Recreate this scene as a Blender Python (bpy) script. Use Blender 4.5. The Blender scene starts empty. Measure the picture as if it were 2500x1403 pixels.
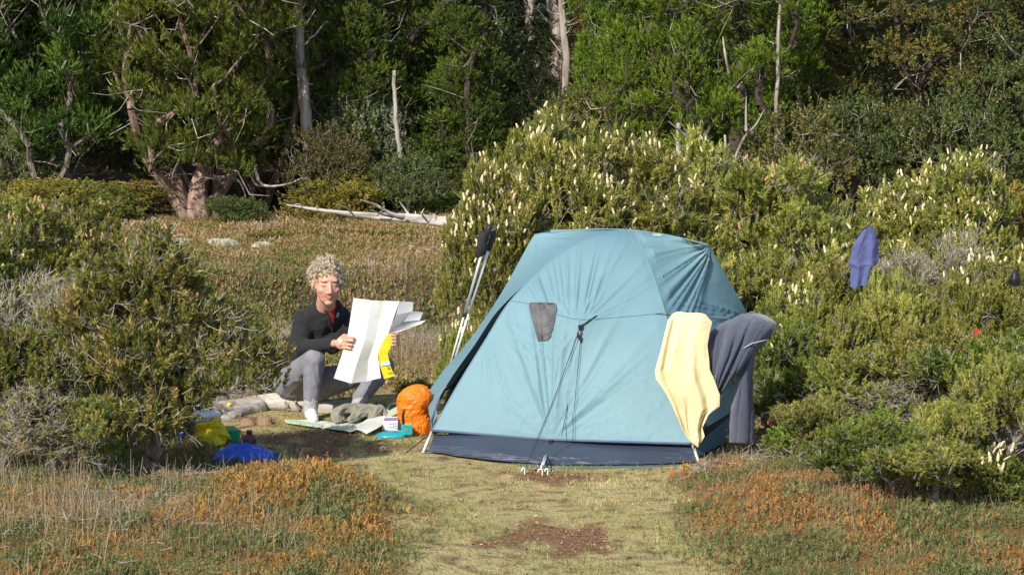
import bpy, math, random
import numpy as np
from mathutils import Vector, Matrix
from mathutils.bvhtree import BVHTree

random.seed(7)
RNG = np.random.default_rng(7)
SC = bpy.context.scene
COL = SC.collection

# ------------------------------------------------------------------ camera, world, sun, exposure
FPX, CX, CY, CAMH, HORIZ = 6000.0, 1250.0, 701.5, 2.4, 60.0
PITCH = math.atan((CY - HORIZ) / FPX)
cam_d = bpy.data.cameras.new('camera')
cam = bpy.data.objects.new('camera', cam_d)
COL.objects.link(cam)
cam.location = (0, 0, CAMH)
cam.rotation_euler = (math.pi / 2 - PITCH, 0, 0)
cam_d.sensor_width = 36.0
cam_d.lens = FPX / 2500 * 36.0
cam_d.clip_end = 1000
SC.camera = cam

SUN_EL = math.radians(37)
SUN_AZ = math.radians(-149)        # direction TO the sun, clockwise from +Y (camera looks along +Y)
sdir = Vector((math.sin(SUN_AZ) * math.cos(SUN_EL), math.cos(SUN_AZ) * math.cos(SUN_EL), math.sin(SUN_EL)))
world = bpy.data.worlds.new("World")
SC.world = world
world.use_nodes = True
nt = world.node_tree
bg = nt.nodes['Background']
sky = nt.nodes.new('ShaderNodeTexSky')
sky.sky_type = 'NISHITA'
sky.sun_disc = False
sky.sun_elevation = SUN_EL
sky.sun_rotation = SUN_AZ
nt.links.new(sky.outputs[0], bg.inputs[0])
bg.inputs[1].default_value = 0.13
sl = bpy.data.lights.new('sun', 'SUN')
sl.energy = 4.6
sl.angle = math.radians(0.5)
sl.color = (1.0, 0.93, 0.80)
sun = bpy.data.objects.new('sun', sl)
COL.objects.link(sun)
sun.rotation_euler = sdir.to_track_quat('Z', 'Y').to_euler()
sun.location = (-20, -20, 30)
SC.view_settings.view_transform = 'Standard'
SC.view_settings.look = 'None'
SC.view_settings.gamma = 1.0
SC.view_settings.exposure = 0.48
SC.view_settings.use_curve_mapping = False
SC.cycles.max_bounces = 5
SC.cycles.diffuse_bounces = 3
SC.cycles.transmission_bounces = 3
SC.cycles.transparent_max_bounces = 6

# ------------------------------------------------------------------ helpers
CT, ST = math.cos(PITCH), math.sin(PITCH)
def raydir(px, py):
    x = (px - CX) / FPX; u = -(py - CY) / FPX
    return np.array([x, CT + ST * u, -ST + CT * u])
def P(px, py, Y):                       # the point of the view ray through a photo pixel at depth Y
    d = raydir(px, py); t = Y / d[1]
    return np.array([d[0] * t, Y, CAMH + d[2] * t])
def proj(p):
    p = np.asarray(p, float); v = p - np.array([0, 0, CAMH])
    fw = v[..., 1] * CT - v[..., 2] * ST; up = v[..., 1] * ST + v[..., 2] * CT
    return CX + FPX * v[..., 0] / fw, CY - FPX * up / fw

def sm(a, b, x):
    t = np.clip((x - a) / (b - a), 0, 1); return t * t * (3 - 2 * t)
def _h(ix, iy, s):
    n = (ix.astype(np.int64) * 374761393 + iy.astype(np.int64) * 668265263 + s * 974711) & 0x7fffffff
    n = ((n ^ (n >> 13)) * 1274126177) & 0x7fffffff
    return ((n ^ (n >> 16)) & 0xffff) / 65535.0
def vn(x, y, s=0):
    x = np.asarray(x, float); y = np.asarray(y, float)
    ix = np.floor(x); iy = np.floor(y); fx = x - ix; fy = y - iy
    fx = fx * fx * (3 - 2 * fx); fy = fy * fy * (3 - 2 * fy)
    a = _h(ix, iy, s); b = _h(ix + 1, iy, s); c = _h(ix, iy + 1, s); d = _h(ix + 1, iy + 1, s)
    return (a * (1 - fx) + b * fx) * (1 - fy) + (c * (1 - fx) + d * fx) * fy
def fbm(x, y, s=0, o=4):
    r = 0; a = .5
    for i in range(o):
        r = r + a * vn(x * 2 ** i + 13.7 * i, y * 2 ** i + 7.3 * i, s + i); a *= .5
    return r / (1 - .5 ** o)
def inpoly(x, y, poly):
    ins = np.zeros(np.shape(x), bool); n = len(poly)
    for i in range(n):
        x1, y1 = poly[i]; x2, y2 = poly[(i + 1) % n]
        if y1 == y2: continue
        c = ((y1 > y) != (y2 > y)) & (x < (x2 - x1) * (y - y1) / (y2 - y1) + x1)
        ins ^= c
    return ins

MOUNDS = [(-1.05, 11.85, .55, .50, .20), (-2.0, 12.3, .8, .5, .05), (-1.35, 11.0, .9, .6, .10), (-2.3, 11.4, .9, .8, .07),
          (1.55, 12.2, .55, .7, .10), (1.95, 13.1, .7, .6, .10), (2.3, 11.6, .8, .6, .08), (1.35, 11.4, .4, .4, .03)]
def zf(x, y):
    x = np.asarray(x, float); y = np.asarray(y, float)
    yy = y + .35 * np.sin(x * 1.3 + .5) + .5 * (fbm(x * .8, y * .3, 5) - .5)
    z = .27 * sm(20.1, 20.75, yy) - .12 * np.exp(-((yy - 19.7) / .5) ** 2)
    z = z + .02 * np.clip(y - 21, 0, 6)
    z = z + .09 * np.clip(y - 27, 0, 60) + .25 * np.clip(y - 87, 0, 300)
    for mx, my, rx, ry, h in MOUNDS:
        z = z + h * np.exp(-(((x - mx) / rx) ** 2 + ((y - my) / ry) ** 2) ** 1.5)
    rough = sm(15.5, 17, y) + sm(-1.6, -2.4, x) + sm(1.3, 2.2, x)
    z = z + (.012 + .07 * np.clip(rough, 0, 1)) * (fbm(x * 1.7, y * 1.7, 3) - .5)
    return z
def zg(x, y): return float(zf(np.array([x]), np.array([y]))[0])
def G(px, py):                          # where a photo pixel's ray meets flat ground z=0
    d = raydir(px, py); t = CAMH / -d[2]
    return np.array([d[0] * t, d[1] * t, 0.])
def GX(px, Y): return P(px, 700, Y)[0]

# -------- materials
MATS = {}
def N(nt, t, **kw):
    n = nt.nodes.new(t)
    for k, v in kw.items(): setattr(n, k, v)
    return n
def newmat(name):
    m = bpy.data.materials.new(name); m.use_nodes = True
    return m, m.node_tree, m.node_tree.nodes['Principled BSDF']
def mat(name, c, rough=.7, c2=None, scale=8, bump=0, bscale=60, metal=0, spec=.4, transl=0, sheen=0, stretch=(1, 1, 1), c3=None, det=5):
    m, nt, b = newmat(name)
    b.inputs['Roughness'].default_value = rough
    b.inputs['Metallic'].default_value = metal
    b.inputs['Specular IOR Level'].default_value = spec
    b.inputs['Sheen Weight'].default_value = sheen
    tc = N(nt, 'ShaderNodeTexCoord'); mp = N(nt, 'ShaderNodeMapping'); mp.inputs['Scale'].default_value = stretch
    nt.links.new(tc.outputs['Object'], mp.inputs[0])
    no = N(nt, 'ShaderNodeTexNoise'); no.inputs['Scale'].default_value = scale; no.inputs['Detail'].default_value = det
    nt.links.new(mp.outputs[0], no.inputs['Vector'])
    rp = N(nt, 'ShaderNodeValToRGB'); c2 = c2 or tuple(v * .8 for v in c)
    rp.color_ramp.elements[0].position = .35; rp.color_ramp.elements[1].position = .65
    rp.color_ramp.elements[0].color = (*c2, 1); rp.color_ramp.elements[1].color = (*c, 1)
    if c3: e = rp.color_ramp.elements.new(.5); e.color = (*c3, 1)
    nt.links.new(no.outputs[0], rp.inputs[0]); nt.links.new(rp.outputs[0], b.inputs['Base Color'])
    if bump:
        n2 = N(nt, 'ShaderNodeTexNoise'); n2.inputs['Scale'].default_value = bscale; n2.inputs['Detail'].default_value = 4
        nt.links.new(mp.outputs[0], n2.inputs['Vector'])
        bp = N(nt, 'ShaderNodeBump'); bp.inputs['Strength'].default_value = bump; bp.inputs['Distance'].default_value = .01
        nt.links.new(n2.outputs[0], bp.inputs['Height']); nt.links.new(bp.outputs[0], b.inputs['Normal'])
    if transl:
        out = nt.nodes['Material Output']; tr = N(nt, 'ShaderNodeBsdfTranslucent'); mx = N(nt, 'ShaderNodeMixShader')
        nt.links.new(rp.outputs[0], tr.inputs[0]); mx.inputs[0].default_value = transl
        nt.links.new(b.outputs[0], mx.inputs[1]); nt.links.new(tr.outputs[0], mx.inputs[2]); nt.links.new(mx.outputs[0], out.inputs[0])
    return m
def leafmat(name, cols, transl=.3, rough=.5, spec=.35, var=.35):
    m, nt, b = newmat(name)
    b.inputs['Roughness'].default_value = rough; b.inputs['Specular IOR Level'].default_value = spec
    at = N(nt, 'ShaderNodeAttribute'); at.attribute_name = 'tint'
    rp = N(nt, 'ShaderNodeValToRGB')
    n = len(cols)
    rp.color_ramp.elements[0].color = (*cols[0], 1); rp.color_ramp.elements[1].color = (*cols[-1], 1)
    for i in range(1, n - 1):
        e = rp.color_ramp.elements.new(i / (n - 1)); e.color = (*cols[i], 1)
    nt.links.new(at.outputs['Fac'], rp.inputs[0])
    oi = N(nt, 'ShaderNodeObjectInfo')
    hs = N(nt, 'ShaderNodeHueSaturation')
    mr = N(nt, 'ShaderNodeMapRange'); mr.inputs[3].default_value = 1 - var * .6; mr.inputs[4].default_value = 1 + var * .6
    nt.links.new(oi.outputs['Random'], mr.inputs[0]); nt.links.new(mr.outputs[0], hs.inputs['Value'])
    m2 = N(nt, 'ShaderNodeMath', operation='MULTIPLY_ADD'); m2.inputs[1].default_value = .03; m2.inputs[2].default_value = .485
    nt.links.new(oi.outputs['Random'], m2.inputs[0]); nt.links.new(m2.outputs[0], hs.inputs['Hue'])
    nt.links.new(rp.outputs[0], hs.inputs['Color']); nt.links.new(hs.outputs[0], b.inputs['Base Color'])
    out = nt.nodes['Material Output']; tr = N(nt, 'ShaderNodeBsdfTranslucent'); mx = N(nt, 'ShaderNodeMixShader')
    nt.links.new(hs.outputs[0], tr.inputs[0]); mx.inputs[0].default_value = transl
    nt.links.new(b.outputs[0], mx.inputs[1]); nt.links.new(tr.outputs[0], mx.inputs[2]); nt.links.new(mx.outputs[0], out.inputs[0])
    return m

# -------- mesh building
def mesh_np(name, V, F, T=None, smooth=False):
    V = np.ascontiguousarray(V, np.float32); F = np.ascontiguousarray(F, np.int32)
    me = bpy.data.meshes.new(name)
    me.vertices.add(len(V)); me.vertices.foreach_set('co', V.ravel())
    k = F.shape[1]
    me.loops.add(F.size); me.loops.foreach_set('vertex_index', F.ravel())
    me.polygons.add(len(F)); me.polygons.foreach_set('loop_start', np.arange(0, F.size, k, dtype=np.int32))
    me.update(calc_edges=True)
    if T is not None:
        a = me.attributes.new('tint', 'FLOAT', 'POINT'); a.data.foreach_set('value', np.ascontiguousarray(T, np.float32))
    me.polygons.foreach_set('use_smooth', np.full(len(F), bool(smooth)))
    return me
def mesh_py(name, V, F, smooth=False):
    me = bpy.data.meshes.new(name); me.from_pydata([tuple(v) for v in V], [], [tuple(f) for f in F]); me.update()
    me.polygons.foreach_set('use_smooth', [smooth] * len(me.polygons))
    return me
def link(name, me, m=None, parent=None):
    o = bpy.data.objects.new(name, me); COL.objects.link(o)
    if m is not None and len(me.materials) == 0: me.materials.append(m)
    if parent is not None: o.parent = parent
    return o
def tag(o, label=None, cat=None, group=None, kind=None):
    if label: o['label'] = label
    if cat: o['category'] = cat
    if group: o['group'] = group
    if kind: o['kind'] = kind
    return o
def thing(name, loc, label, cat, group=None):
    o = bpy.data.objects.new(name, None); COL.objects.link(o); o.location = loc; o.empty_display_size = .1
    return tag(o, label, cat, group)
def part(name, V, F, m, par, smooth=True, T=None):          # V in world space; the part is stored relative to its thing
    V = np.asarray(V, float)
    if par is not None:
        V = V - np.array(par.location)
        if par.parent: V = V - np.array(par.parent.location)
    F0 = F
    if isinstance(F, np.ndarray): me = mesh_np(name, V, F, T, smooth)
    else: me = mesh_py(name, V, F, smooth)
    return link(name, me, m, par)

def cat_(parts):                         # join (V,F,T) tuples of equal face size
    Vs, Fs, Ts, n = [], [], [], 0
    for p in parts:
        Vs.append(p[0]); Fs.append(p[1] + n); n += len(p[0])
        Ts.append(p[2] if len(p) > 2 and p[2] is not None else np.full(len(p[0]), .5))
    return np.concatenate(Vs), np.concatenate(Fs), np.concatenate(Ts)
def basis(d, roll):
    d = d / (np.linalg.norm(d, axis=1, keepdims=True) + 1e-9)
    ref = np.where(np.abs(d[:, 2:3]) > .9, np.array([[1., 0, 0]]), np.array([[0., 0, 1]]))
    x = np.cross(ref, d); x /= np.linalg.norm(x, axis=1, keepdims=True) + 1e-9
    y = np.cross(d, x)
    c, s = np.cos(roll)[:, None], np.sin(roll)[:, None]
    return np.stack([x * c + y * s, -x * s + y * c, d], axis=2)
def scatter(temps, pos, dirs, scale, tint, rng=RNG, tvar=1.0):
    m = len(pos); B = basis(dirs, rng.random(m) * 6.283); ch = rng.integers(0, len(temps), m)
    if np.ndim(scale) == 1: scale = scale[:, None]
    out = []
    for k, (V, F, T) in enumerate(temps):
        idx = np.nonzero(ch == k)[0]
        if not len(idx): continue
        VV = V[None] * scale[idx][:, None, :] if scale.shape[1] > 1 else V[None] * scale[idx][:, None]
        W = np.einsum('mij,mnj->mni', B[idx], VV) + pos[idx][:, None]
        FF = F[None] + (np.arange(len(idx)) * len(V))[:, None, None]
        TT = np.clip(T[None] * tvar + tint[idx][:, None], 0, 1)
        out.append((W.reshape(-1, 3), FF.reshape(-1, F.shape[1]), TT.ravel()))
    return cat_(out)
def tubes(A, B, ra, rb, sides=5):
    d = B - A; M = basis(d, np.zeros(len(A)))
    a = np.arange(sides) * 2 * math.pi / sides; ring = np.stack([np.cos(a), np.sin(a), 0 * a], 1)
    R = np.einsum('mij,nj->mni', M, ring)
    V = np.concatenate([A[:, None] + R * ra[:, None, None], B[:, None] + R * rb[:, None, None]], 1)
    i = np.arange(sides); j = (i + 1) % sides
    F = np.stack([i, j, j + sides, i + sides], 1)
    FF = F[None] + (np.arange(len(A)) * 2 * sides)[:, None, None]
    return V.reshape(-1, 3), FF.reshape(-1, 4), None
def tube_path(pts, rad, sides=10, closed_ends=True, ridge=None):
    pts = np.asarray(pts, float); n = len(pts); rad = np.broadcast_to(rad, (n,)).astype(float)
    t = np.gradient(pts, axis=0); t /= np.linalg.norm(t, axis=1, keepdims=True) + 1e-9
    up = np.array([0, 0, 1.]) if abs(t[0, 2]) < .9 else np.array([0, 1., 0])
    x = np.cross(up, t[0]); x /= np.linalg.norm(x); V = []
    a = np.arange(sides) * 2 * math.pi / sides
    for i in range(n):
        x = x - t[i] * np.dot(x, t[i]); x /= np.linalg.norm(x); y = np.cross(t[i], x)
        r = rad[i] if ridge is None else rad[i] * ridge(a, i)
        V.append(pts[i] + np.outer(np.cos(a) * r, x) + np.outer(np.sin(a) * r, y))
    V = np.concatenate(V); F = []
    for i in range(n - 1):
        for k in range(sides):
            k2 = (k + 1) % sides
            F.append((i * sides + k, i * sides + k2, (i + 1) * sides + k2, (i + 1) * sides + k))
    if closed_ends: F.append(tuple(range(sides))[::-1]); F.append(tuple((n - 1) * sides + k for k in range(sides)))
    return V, F
def cr(ctrl, n):                         # Catmull-Rom through control points along axis 0
    c = np.asarray(ctrl, float); m = len(c)
    u = np.linspace(0, m - 1, n); i = np.minimum(u.astype(int), m - 2); f = (u - i).reshape((-1,) + (1,) * (c.ndim - 1))
    p0 = c[np.maximum(i - 1, 0)]; p1 = c[i]; p2 = c[i + 1]; p3 = c[np.minimum(i + 2, m - 1)]
    return .5 * ((2 * p1) + (-p0 + p2) * f + (2 * p0 - 5 * p1 + 4 * p2 - p3) * f * f + (-p0 + 3 * p1 - 3 * p2 + p3) * f ** 3)
def lin(ctrl, n):
    c = np.asarray(ctrl, float); m = len(c); u = np.linspace(0, m - 1, n); i = np.minimum(u.astype(int), m - 2)
    f = (u - i).reshape((-1,) + (1,) * (c.ndim - 1)); return c[i] * (1 - f) + c[i + 1] * f
def gridF(m, n):
    i, j = np.meshgrid(np.arange(m - 1), np.arange(n - 1), indexing='ij'); a = (i * n + j).ravel()
    return np.stack([a, a + 1, a + n + 1, a + n], 1)
def gnormal(Gd):
    du = np.gradient(Gd, axis=1); dv = np.gradient(Gd, axis=0); n = np.cross(du, dv)
    return n / (np.linalg.norm(n, axis=2, keepdims=True) + 1e-12)
def solid(o, t, off=0):
    md = o.modifiers.new('thickness', 'SOLIDIFY'); md.thickness = t; md.offset = off; md.use_rim = t > .008; return o
def box(c, s, rot=0):
    V = np.array([[x, y, z] for x in (-.5, .5) for y in (-.5, .5) for z in (-.5, .5)]) * s
    r = np.array([[math.cos(rot), -math.sin(rot), 0], [math.sin(rot), math.cos(rot), 0], [0, 0, 1]])
    return V @ r.T + c, [(0, 1, 3, 2), (4, 6, 7, 5), (0, 4, 5, 1), (2, 3, 7, 6), (0, 2, 6, 4), (1, 5, 7, 3)]
def lathe(prof, c, n=24):
    a = np.arange(n) * 2 * math.pi / n; V = []
    for r, z in prof: V.append(np.stack([np.cos(a) * r, np.sin(a) * r, 0 * a + z], 1))
    V = np.concatenate(V) + c; F = []
    for i in range(len(prof) - 1):
        for k in range(n): F.append((i * n + k, i * n + (k + 1) % n, (i + 1) * n + (k + 1) % n, (i + 1) * n + k))
    return V, F

# -------- plant kit
def leaf_kite(L, w, fold=.25):
    return np.array([[0, 0, 0], [w, 0, L * .45], [0, w * fold, L], [-w, 0, L * .45]])
def make_tuft(rng, n=22, h=.07, L=.028, w=.005, a0=.35, a1=1.0, tipt=.15, tri=True):
    Vs, Fs, Ts = [], [], []
    for i in range(n):
        t = i / n; az = i * 2.4 + rng.random() * .6; el = a0 + (a1 - a0) * rng.random() * (1 - .5 * t)
        K = leaf_kite(L * rng.uniform(.75, 1.2), w * rng.uniform(.8, 1.2))
        d = np.array([[math.cos(az) * math.sin(el), math.sin(az) * math.sin(el), math.cos(el)]])
        B = basis(d, np.array([az]))[0]
        if tri: K = np.array([[-1, 0, .12], [1, 0, .12], [0, .3, 1.]]) * np.array([K[1, 0] * 1.1, K[1, 0], K[2, 2]])
        nv = len(K); Vs.append(K @ B.T + np.array([0, 0, h * t])); Fs.append(np.array([list(range(nv))]) + nv * i)
        Ts.append(np.full(nv, rng.uniform(-.18, .18) + tipt * (t - .5)))
    return np.concatenate(Vs), np.concatenate(Fs), np.concatenate(Ts)
def skeleton(base, tips, rng, bal=.35, gnarl=.12, seg=.07, rtip=.0022, powr=.5, rmax=.2):
    base = np.atleast_2d(base); pos = [b for b in base]; par = [-1] * len(base); L = [0.] * len(base)
    order = np.argsort(np.linalg.norm(tips - base.mean(0), axis=1)); cap = len(base) + 60 * len(tips)
    PA = np.zeros((cap, 3)); LA = np.zeros(cap); n = len(base); PA[:n] = base
    par = list(par); tipidx = []
    for t in tips[order]:
        d = np.linalg.norm(PA[:n] - t, axis=1); k = int(np.argmin(d + bal * LA[:n] + 2 * np.maximum(0, PA[:n, 2] - t[2])))
        dist = d[k]; m = max(1, min(50, int(dist / seg))); a = PA[k].copy(); prev = k
        off = rng.normal(0, 1, 3); off -= 0
        for i in range(1, m + 1):
            f = i / m; q = a * (1 - f) + t * f
            q = q + off * gnarl * dist * math.sin(math.pi * f) * .6 + (rng.normal(0, gnarl * seg, 3) if i < m else 0)
            if n >= cap: break
            PA[n] = q; LA[n] = LA[prev] + np.linalg.norm(q - PA[prev]); par.append(prev); prev = n; n += 1
        tipidx.append(prev)
    PA = PA[:n]; par = np.array(par); cnt = np.zeros(n); cnt[tipidx] += 1
    for i in range(n - 1, -1, -1):
        if par[i] >= 0: cnt[par[i]] += cnt[i]
    r = np.minimum(rtip * np.maximum(cnt, 1) ** powr, rmax)
    return PA, par, r, np.array(tipidx)
def skel_mesh(PA, par, r, sides=5):
    i = np.nonzero(par >= 0)[0]
    return tubes(PA[par[i]], PA[i], np.minimum(r[par[i]], r[i] * 1.6), r[i], sides)
# ------------------------------------------------------------------ materials for plants and ground
M = {}
M['leafA'] = leafmat('scoparia leaf', [(.09, .12, .025), (.22, .25, .045), (.38, .38, .08), (.52, .46, .15)], .38, .42)
M['leafY'] = leafmat('olive leaf', [(.09, .10, .018), (.20, .19, .032), (.33, .27, .045), (.44, .30, .06)], .3, .5)
M['leafG'] = leafmat('green leaf', [(.055, .095, .018), (.13, .19, .03), (.24, .30, .05), (.40, .41, .09)], .35, .42)
M['leafL'] = leafmat('left bush leaf', [(.055, .08, .018), (.12, .15, .028), (.24, .27, .055), (.46, .35, .12)], .3, .45)
M['conB'] = leafmat('bright conifer', [(.05, .095, .014), (.11, .19, .020), (.20, .30, .026), (.30, .38, .036)], .3, .55, .3, .2)
M['conD'] = leafmat('dark conifer', [(.028, .052, .012), (.06, .105, .018), (.13, .20, .026), (.25, .33, .036)], .25, .55, .3, .3)
M['conP'] = leafmat('pencil pine', [(.045, .07, .014), (.09, .13, .020), (.15, .20, .026), (.22, .27, .034)], .25, .55, .3, .2)
M['brdG'] = leafmat('forest green', [(.034, .058, .018), (.072, .104, .028), (.125, .170, .04), (.20, .245, .055)], .25, .5, .35, .5)
M['brdO'] = leafmat('forest bronze', [(.038, .044, .014), (.076, .080, .02), (.13, .12, .026), (.23, .16, .032)], .2, .5, .4, .3)
M['brdR'] = leafmat('forest orange', [(.05, .03, .012), (.10, .06, .018), (.20, .085, .02), (.34, .11, .02)], .25, .5)
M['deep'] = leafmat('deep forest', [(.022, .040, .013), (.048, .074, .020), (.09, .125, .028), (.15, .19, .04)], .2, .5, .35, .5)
M['silver'] = leafmat('silver leaf', [(.06, .09, .045), (.12, .155, .08), (.21, .245, .14), (.30, .33, .20)], .2, .6)
M['bark'] = mat('grey bark', (.26, .23, .19), .9, (.08, .065, .05), 30, .5, 120, stretch=(1, 1, .3))
M['barkdk'] = mat('dark bark', (.075, .055, .042), .95, (.025, .018, .014), 25, .5, 80)
M['barkred'] = mat('reddish stringy bark', (.30, .21, .165), .95, (.075, .045, .035), 22, 1.0, 60, stretch=(1, 1, .06))
M['twig'] = mat('lichen twig', (.38, .355, .30), .95, (.15, .125, .10), 40, 0)
M['lichen'] = mat('pale lichen', (.40, .42, .32), .95, (.22, .23, .17), 60)
M['deadwood'] = mat('weathered dead wood', (.50, .47, .43), .85, (.19, .165, .145), 14, .6, 60, stretch=(.12, 1, 1), c3=(.36, .33, .30))
M['snag'] = mat('bleached snag', (.40, .36, .32), .9, (.15, .12, .10), 18, .5, 60, stretch=(1, 1, .12))
M['flower'] = mat('cream flower', (.82, .75, .50), .7, (.72, .58, .34), 40, 0, transl=.2)
M['flowerP'] = mat('apricot flower', (.62, .38, .20), .7, (.50, .26, .12), 40, 0, transl=.2)

TUFTS = [make_tuft(np.random.default_rng(i), 20, .065, .030, .0052) for i in range(5)]
TUFTK = [make_tuft(np.random.default_rng(i), 20, .065, .030, .0052, tri=False) for i in range(5)]
TUFTD = [make_tuft(np.random.default_rng(20 + i), 26, .055, .026, .0050, .3, 1.2) for i in range(4)]
SPRAY = [make_tuft(np.random.default_rng(40 + i), 12, .07, .062, .0062, .12, .85, .35) for i in range(6)]
SPRAYF = [make_tuft(np.random.default_rng(80 + i), 13, .09, .055, .008, .15, .8, .3) for i in range(5)]
BROAD = [make_tuft(np.random.default_rng(60 + i), 11, .10, .042, .014, .5, 1.6, .1) for i in range(5)]

def lump_tips(lumps, n, rng, lo=.7, zmin=-.35):
    L = np.array(lumps, float); w = (L[:, 3] * L[:, 4]); w /= w.sum(); out = []
    while len(out) < n:
        k = rng.choice(len(L), p=w); d = rng.normal(0, 1, 3); d /= np.linalg.norm(d)
        if d[2] < zmin: continue
        r = rng.uniform(lo, 1.02); p = L[k, :3] + d * r * np.array([L[k, 3], L[k, 3], L[k, 4]])
        q = np.sqrt((((p - L[:, :3]) / np.stack([L[:, 3], L[:, 3], L[:, 4]], 1)) ** 2).sum(1)); q[k] = 9
        if q.min() < lo * .75: continue
        if p[2] < .02: continue
        out.append(np.r_[p, d])
    o = np.array(out); return o[:, :3], o[:, 3:]

def plant_arrays(seed, lumps, ntips, bases, temps, per=6, spread=.045, tsc=1.0, up=.8, bal=.35, gnarl=.14, seg=.06,
                 rtip=.0018, powr=.48, twigs=0, flow=0, lo=.7, zmin=-.35, cvar=.22, tint0=.45, rmax=.2, hgrad=.1, sides=4):
    rng = np.random.default_rng(seed)
    tips, nd = lump_tips(lumps, ntips, rng, lo, zmin)
    PA, par, r, ti = skeleton(np.array(bases, float), tips, rng, bal, gnarl, seg, rtip, powr, rmax)
    stem = skel_mesh(PA, par, r, sides)
    m = len(tips) * per
    c = np.repeat(tips, per, 0); dn = np.repeat(nd, per, 0)
    off = rng.normal(0, 1, (m, 3)) * spread; off[:, 2] *= .8
    dirs = dn * .5 + np.array([0, 0, up]) + rng.normal(0, .33, (m, 3))
    sc = np.repeat(rng.uniform(.8, 1.2, len(tips)), per) * rng.uniform(.75, 1.2, m) * tsc
    H = tips[:, 2].max()
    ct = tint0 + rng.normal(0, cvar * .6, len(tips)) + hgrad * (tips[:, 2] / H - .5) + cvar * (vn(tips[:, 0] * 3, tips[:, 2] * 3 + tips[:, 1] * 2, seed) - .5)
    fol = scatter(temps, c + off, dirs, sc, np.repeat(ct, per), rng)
    tw = None
    if twigs:
        cand = np.nonzero((par >= 0))[0]; idx = rng.choice(cand, twigs)
        A = PA[idx]; d = (PA[idx] - PA[par[idx]]); d /= np.linalg.norm(d, axis=1, keepdims=True) + 1e-9
        d = d * .6 + rng.normal(0, .55, (twigs, 3)) + np.array([0, 0, .35]); d /= np.linalg.norm(d, axis=1, keepdims=True)
        L = rng.uniform(.03, .10, (twigs, 1)) * min(1.6, H); B = A + d * L
        d2 = d + rng.normal(0, .5, d.shape); C = B + d2 / np.linalg.norm(d2, axis=1, keepdims=True) * L * .7
        d3 = d + rng.normal(0, .7, d.shape); D = B + d3 / np.linalg.norm(d3, axis=1, keepdims=True) * L * .5
        ra = rng.uniform(.0014, .003, twigs); k = 3
        tw = cat_([tubes(A, B, ra, ra * .8, k), tubes(B, C, ra * .8, ra * .4, k), tubes(B, D, ra * .7, ra * .4, k)])
    fl = None
    if flow:
        s = tips[:, 2] / H + .25 * rng.random(len(tips)) + .5 * vn(tips[:, 0] * 4, tips[:, 1] * 4 + tips[:, 2] * 2, seed + 9) - .15 * nd[:, 1]
        k = np.argsort(-s)[:flow]; fl = tips[k] + np.array([0, 0, .075]) + nd[k] * .03 + rng.normal(0, .018, (len(k), 3))
    return stem, fol, tw, fl

SPIKE = None
def spike_mesh(m):
    V, F = lathe([(.002, -.01), (.009, .0), (.0125, .012), (.0095, .02), (.0125, .028), (.009, .037), (.010, .045), (.005, .056), (.0005, .062)], np.zeros(3), 7)
    rr = np.random.default_rng(3).uniform(.8, 1.2, len(V)); V[:, :2] *= rr[:, None]
    me = mesh_py('flower_spike', V, F, False); me.materials.append(m); return me

PROTO = {}
def proto(key, stem, fol, tw, fl, mstem, mleaf, mtwig=None, nm=('stems', 'foliage', 'twigs')):
    d = {}
    d[nm[0]] = mesh_np(nm[0], stem[0], stem[1]); d[nm[0]].materials.append(mstem)
    d[nm[1]] = mesh_np(nm[1], fol[0], fol[1], fol[2]); d[nm[1]].materials.append(mleaf)
    if tw is not None: d[nm[2]] = mesh_np(nm[2], tw[0], tw[1]); d[nm[2]].materials.append(mtwig or M['twig'])
    PROTO[key] = (d, fl)
def plant(key, name, label, cat, x, y, sx=1, sz=1, rot=0, group=None, leaf=None, spike=None, dz=-.02, tilt=0):
    d, fl = PROTO[key]
    t = thing(name, (x, y, zg(x, y) + dz), label, cat, group); t.scale = (sx, sx, sz); t.rotation_euler = (0, tilt, rot)
    for nm, me in d.items():
        o = link(nm, me, None, t)
        if nm != 'trunk': o['kind'] = 'stuff'
        if leaf and nm in ('foliage', 'crown'):
            o.material_slots[0].link = 'OBJECT'; o.material_slots[0].material = M[leaf]
    if fl is not None and spike is not None:
        rr = np.random.default_rng(int(abs(x * 97 + y * 31)) + 5)
        for p in fl:
            if rr.random() > spike[1]: continue
            o = link('flower_spike', spike[0], None, t); o.location = p
            s = rr.uniform(.42, .85); o.scale = (s / sx, s / sx, s * rr.uniform(.8, 1.25) / sz)
            o.rotation_euler = (rr.normal(0, .33), rr.normal(0, .33), rr.random() * 6)
    return t

def rlumps(rng, R, H, n, z0=.35, rs=(.3, .45)):
    out = [(0, 0, H * .62, R * .62, H * .36)]
    for i in range(n):
        a = i * 2.4 + rng.random(); q = R * rng.uniform(.35, .78); z = H * rng.uniform(z0, .82) * (1 - .25 * (q / R) ** 2)
        r = R * rng.uniform(*rs); out.append((math.cos(a) * q, math.sin(a) * q, z, r, min(r * 1.1, H - z)))
    return out

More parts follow.
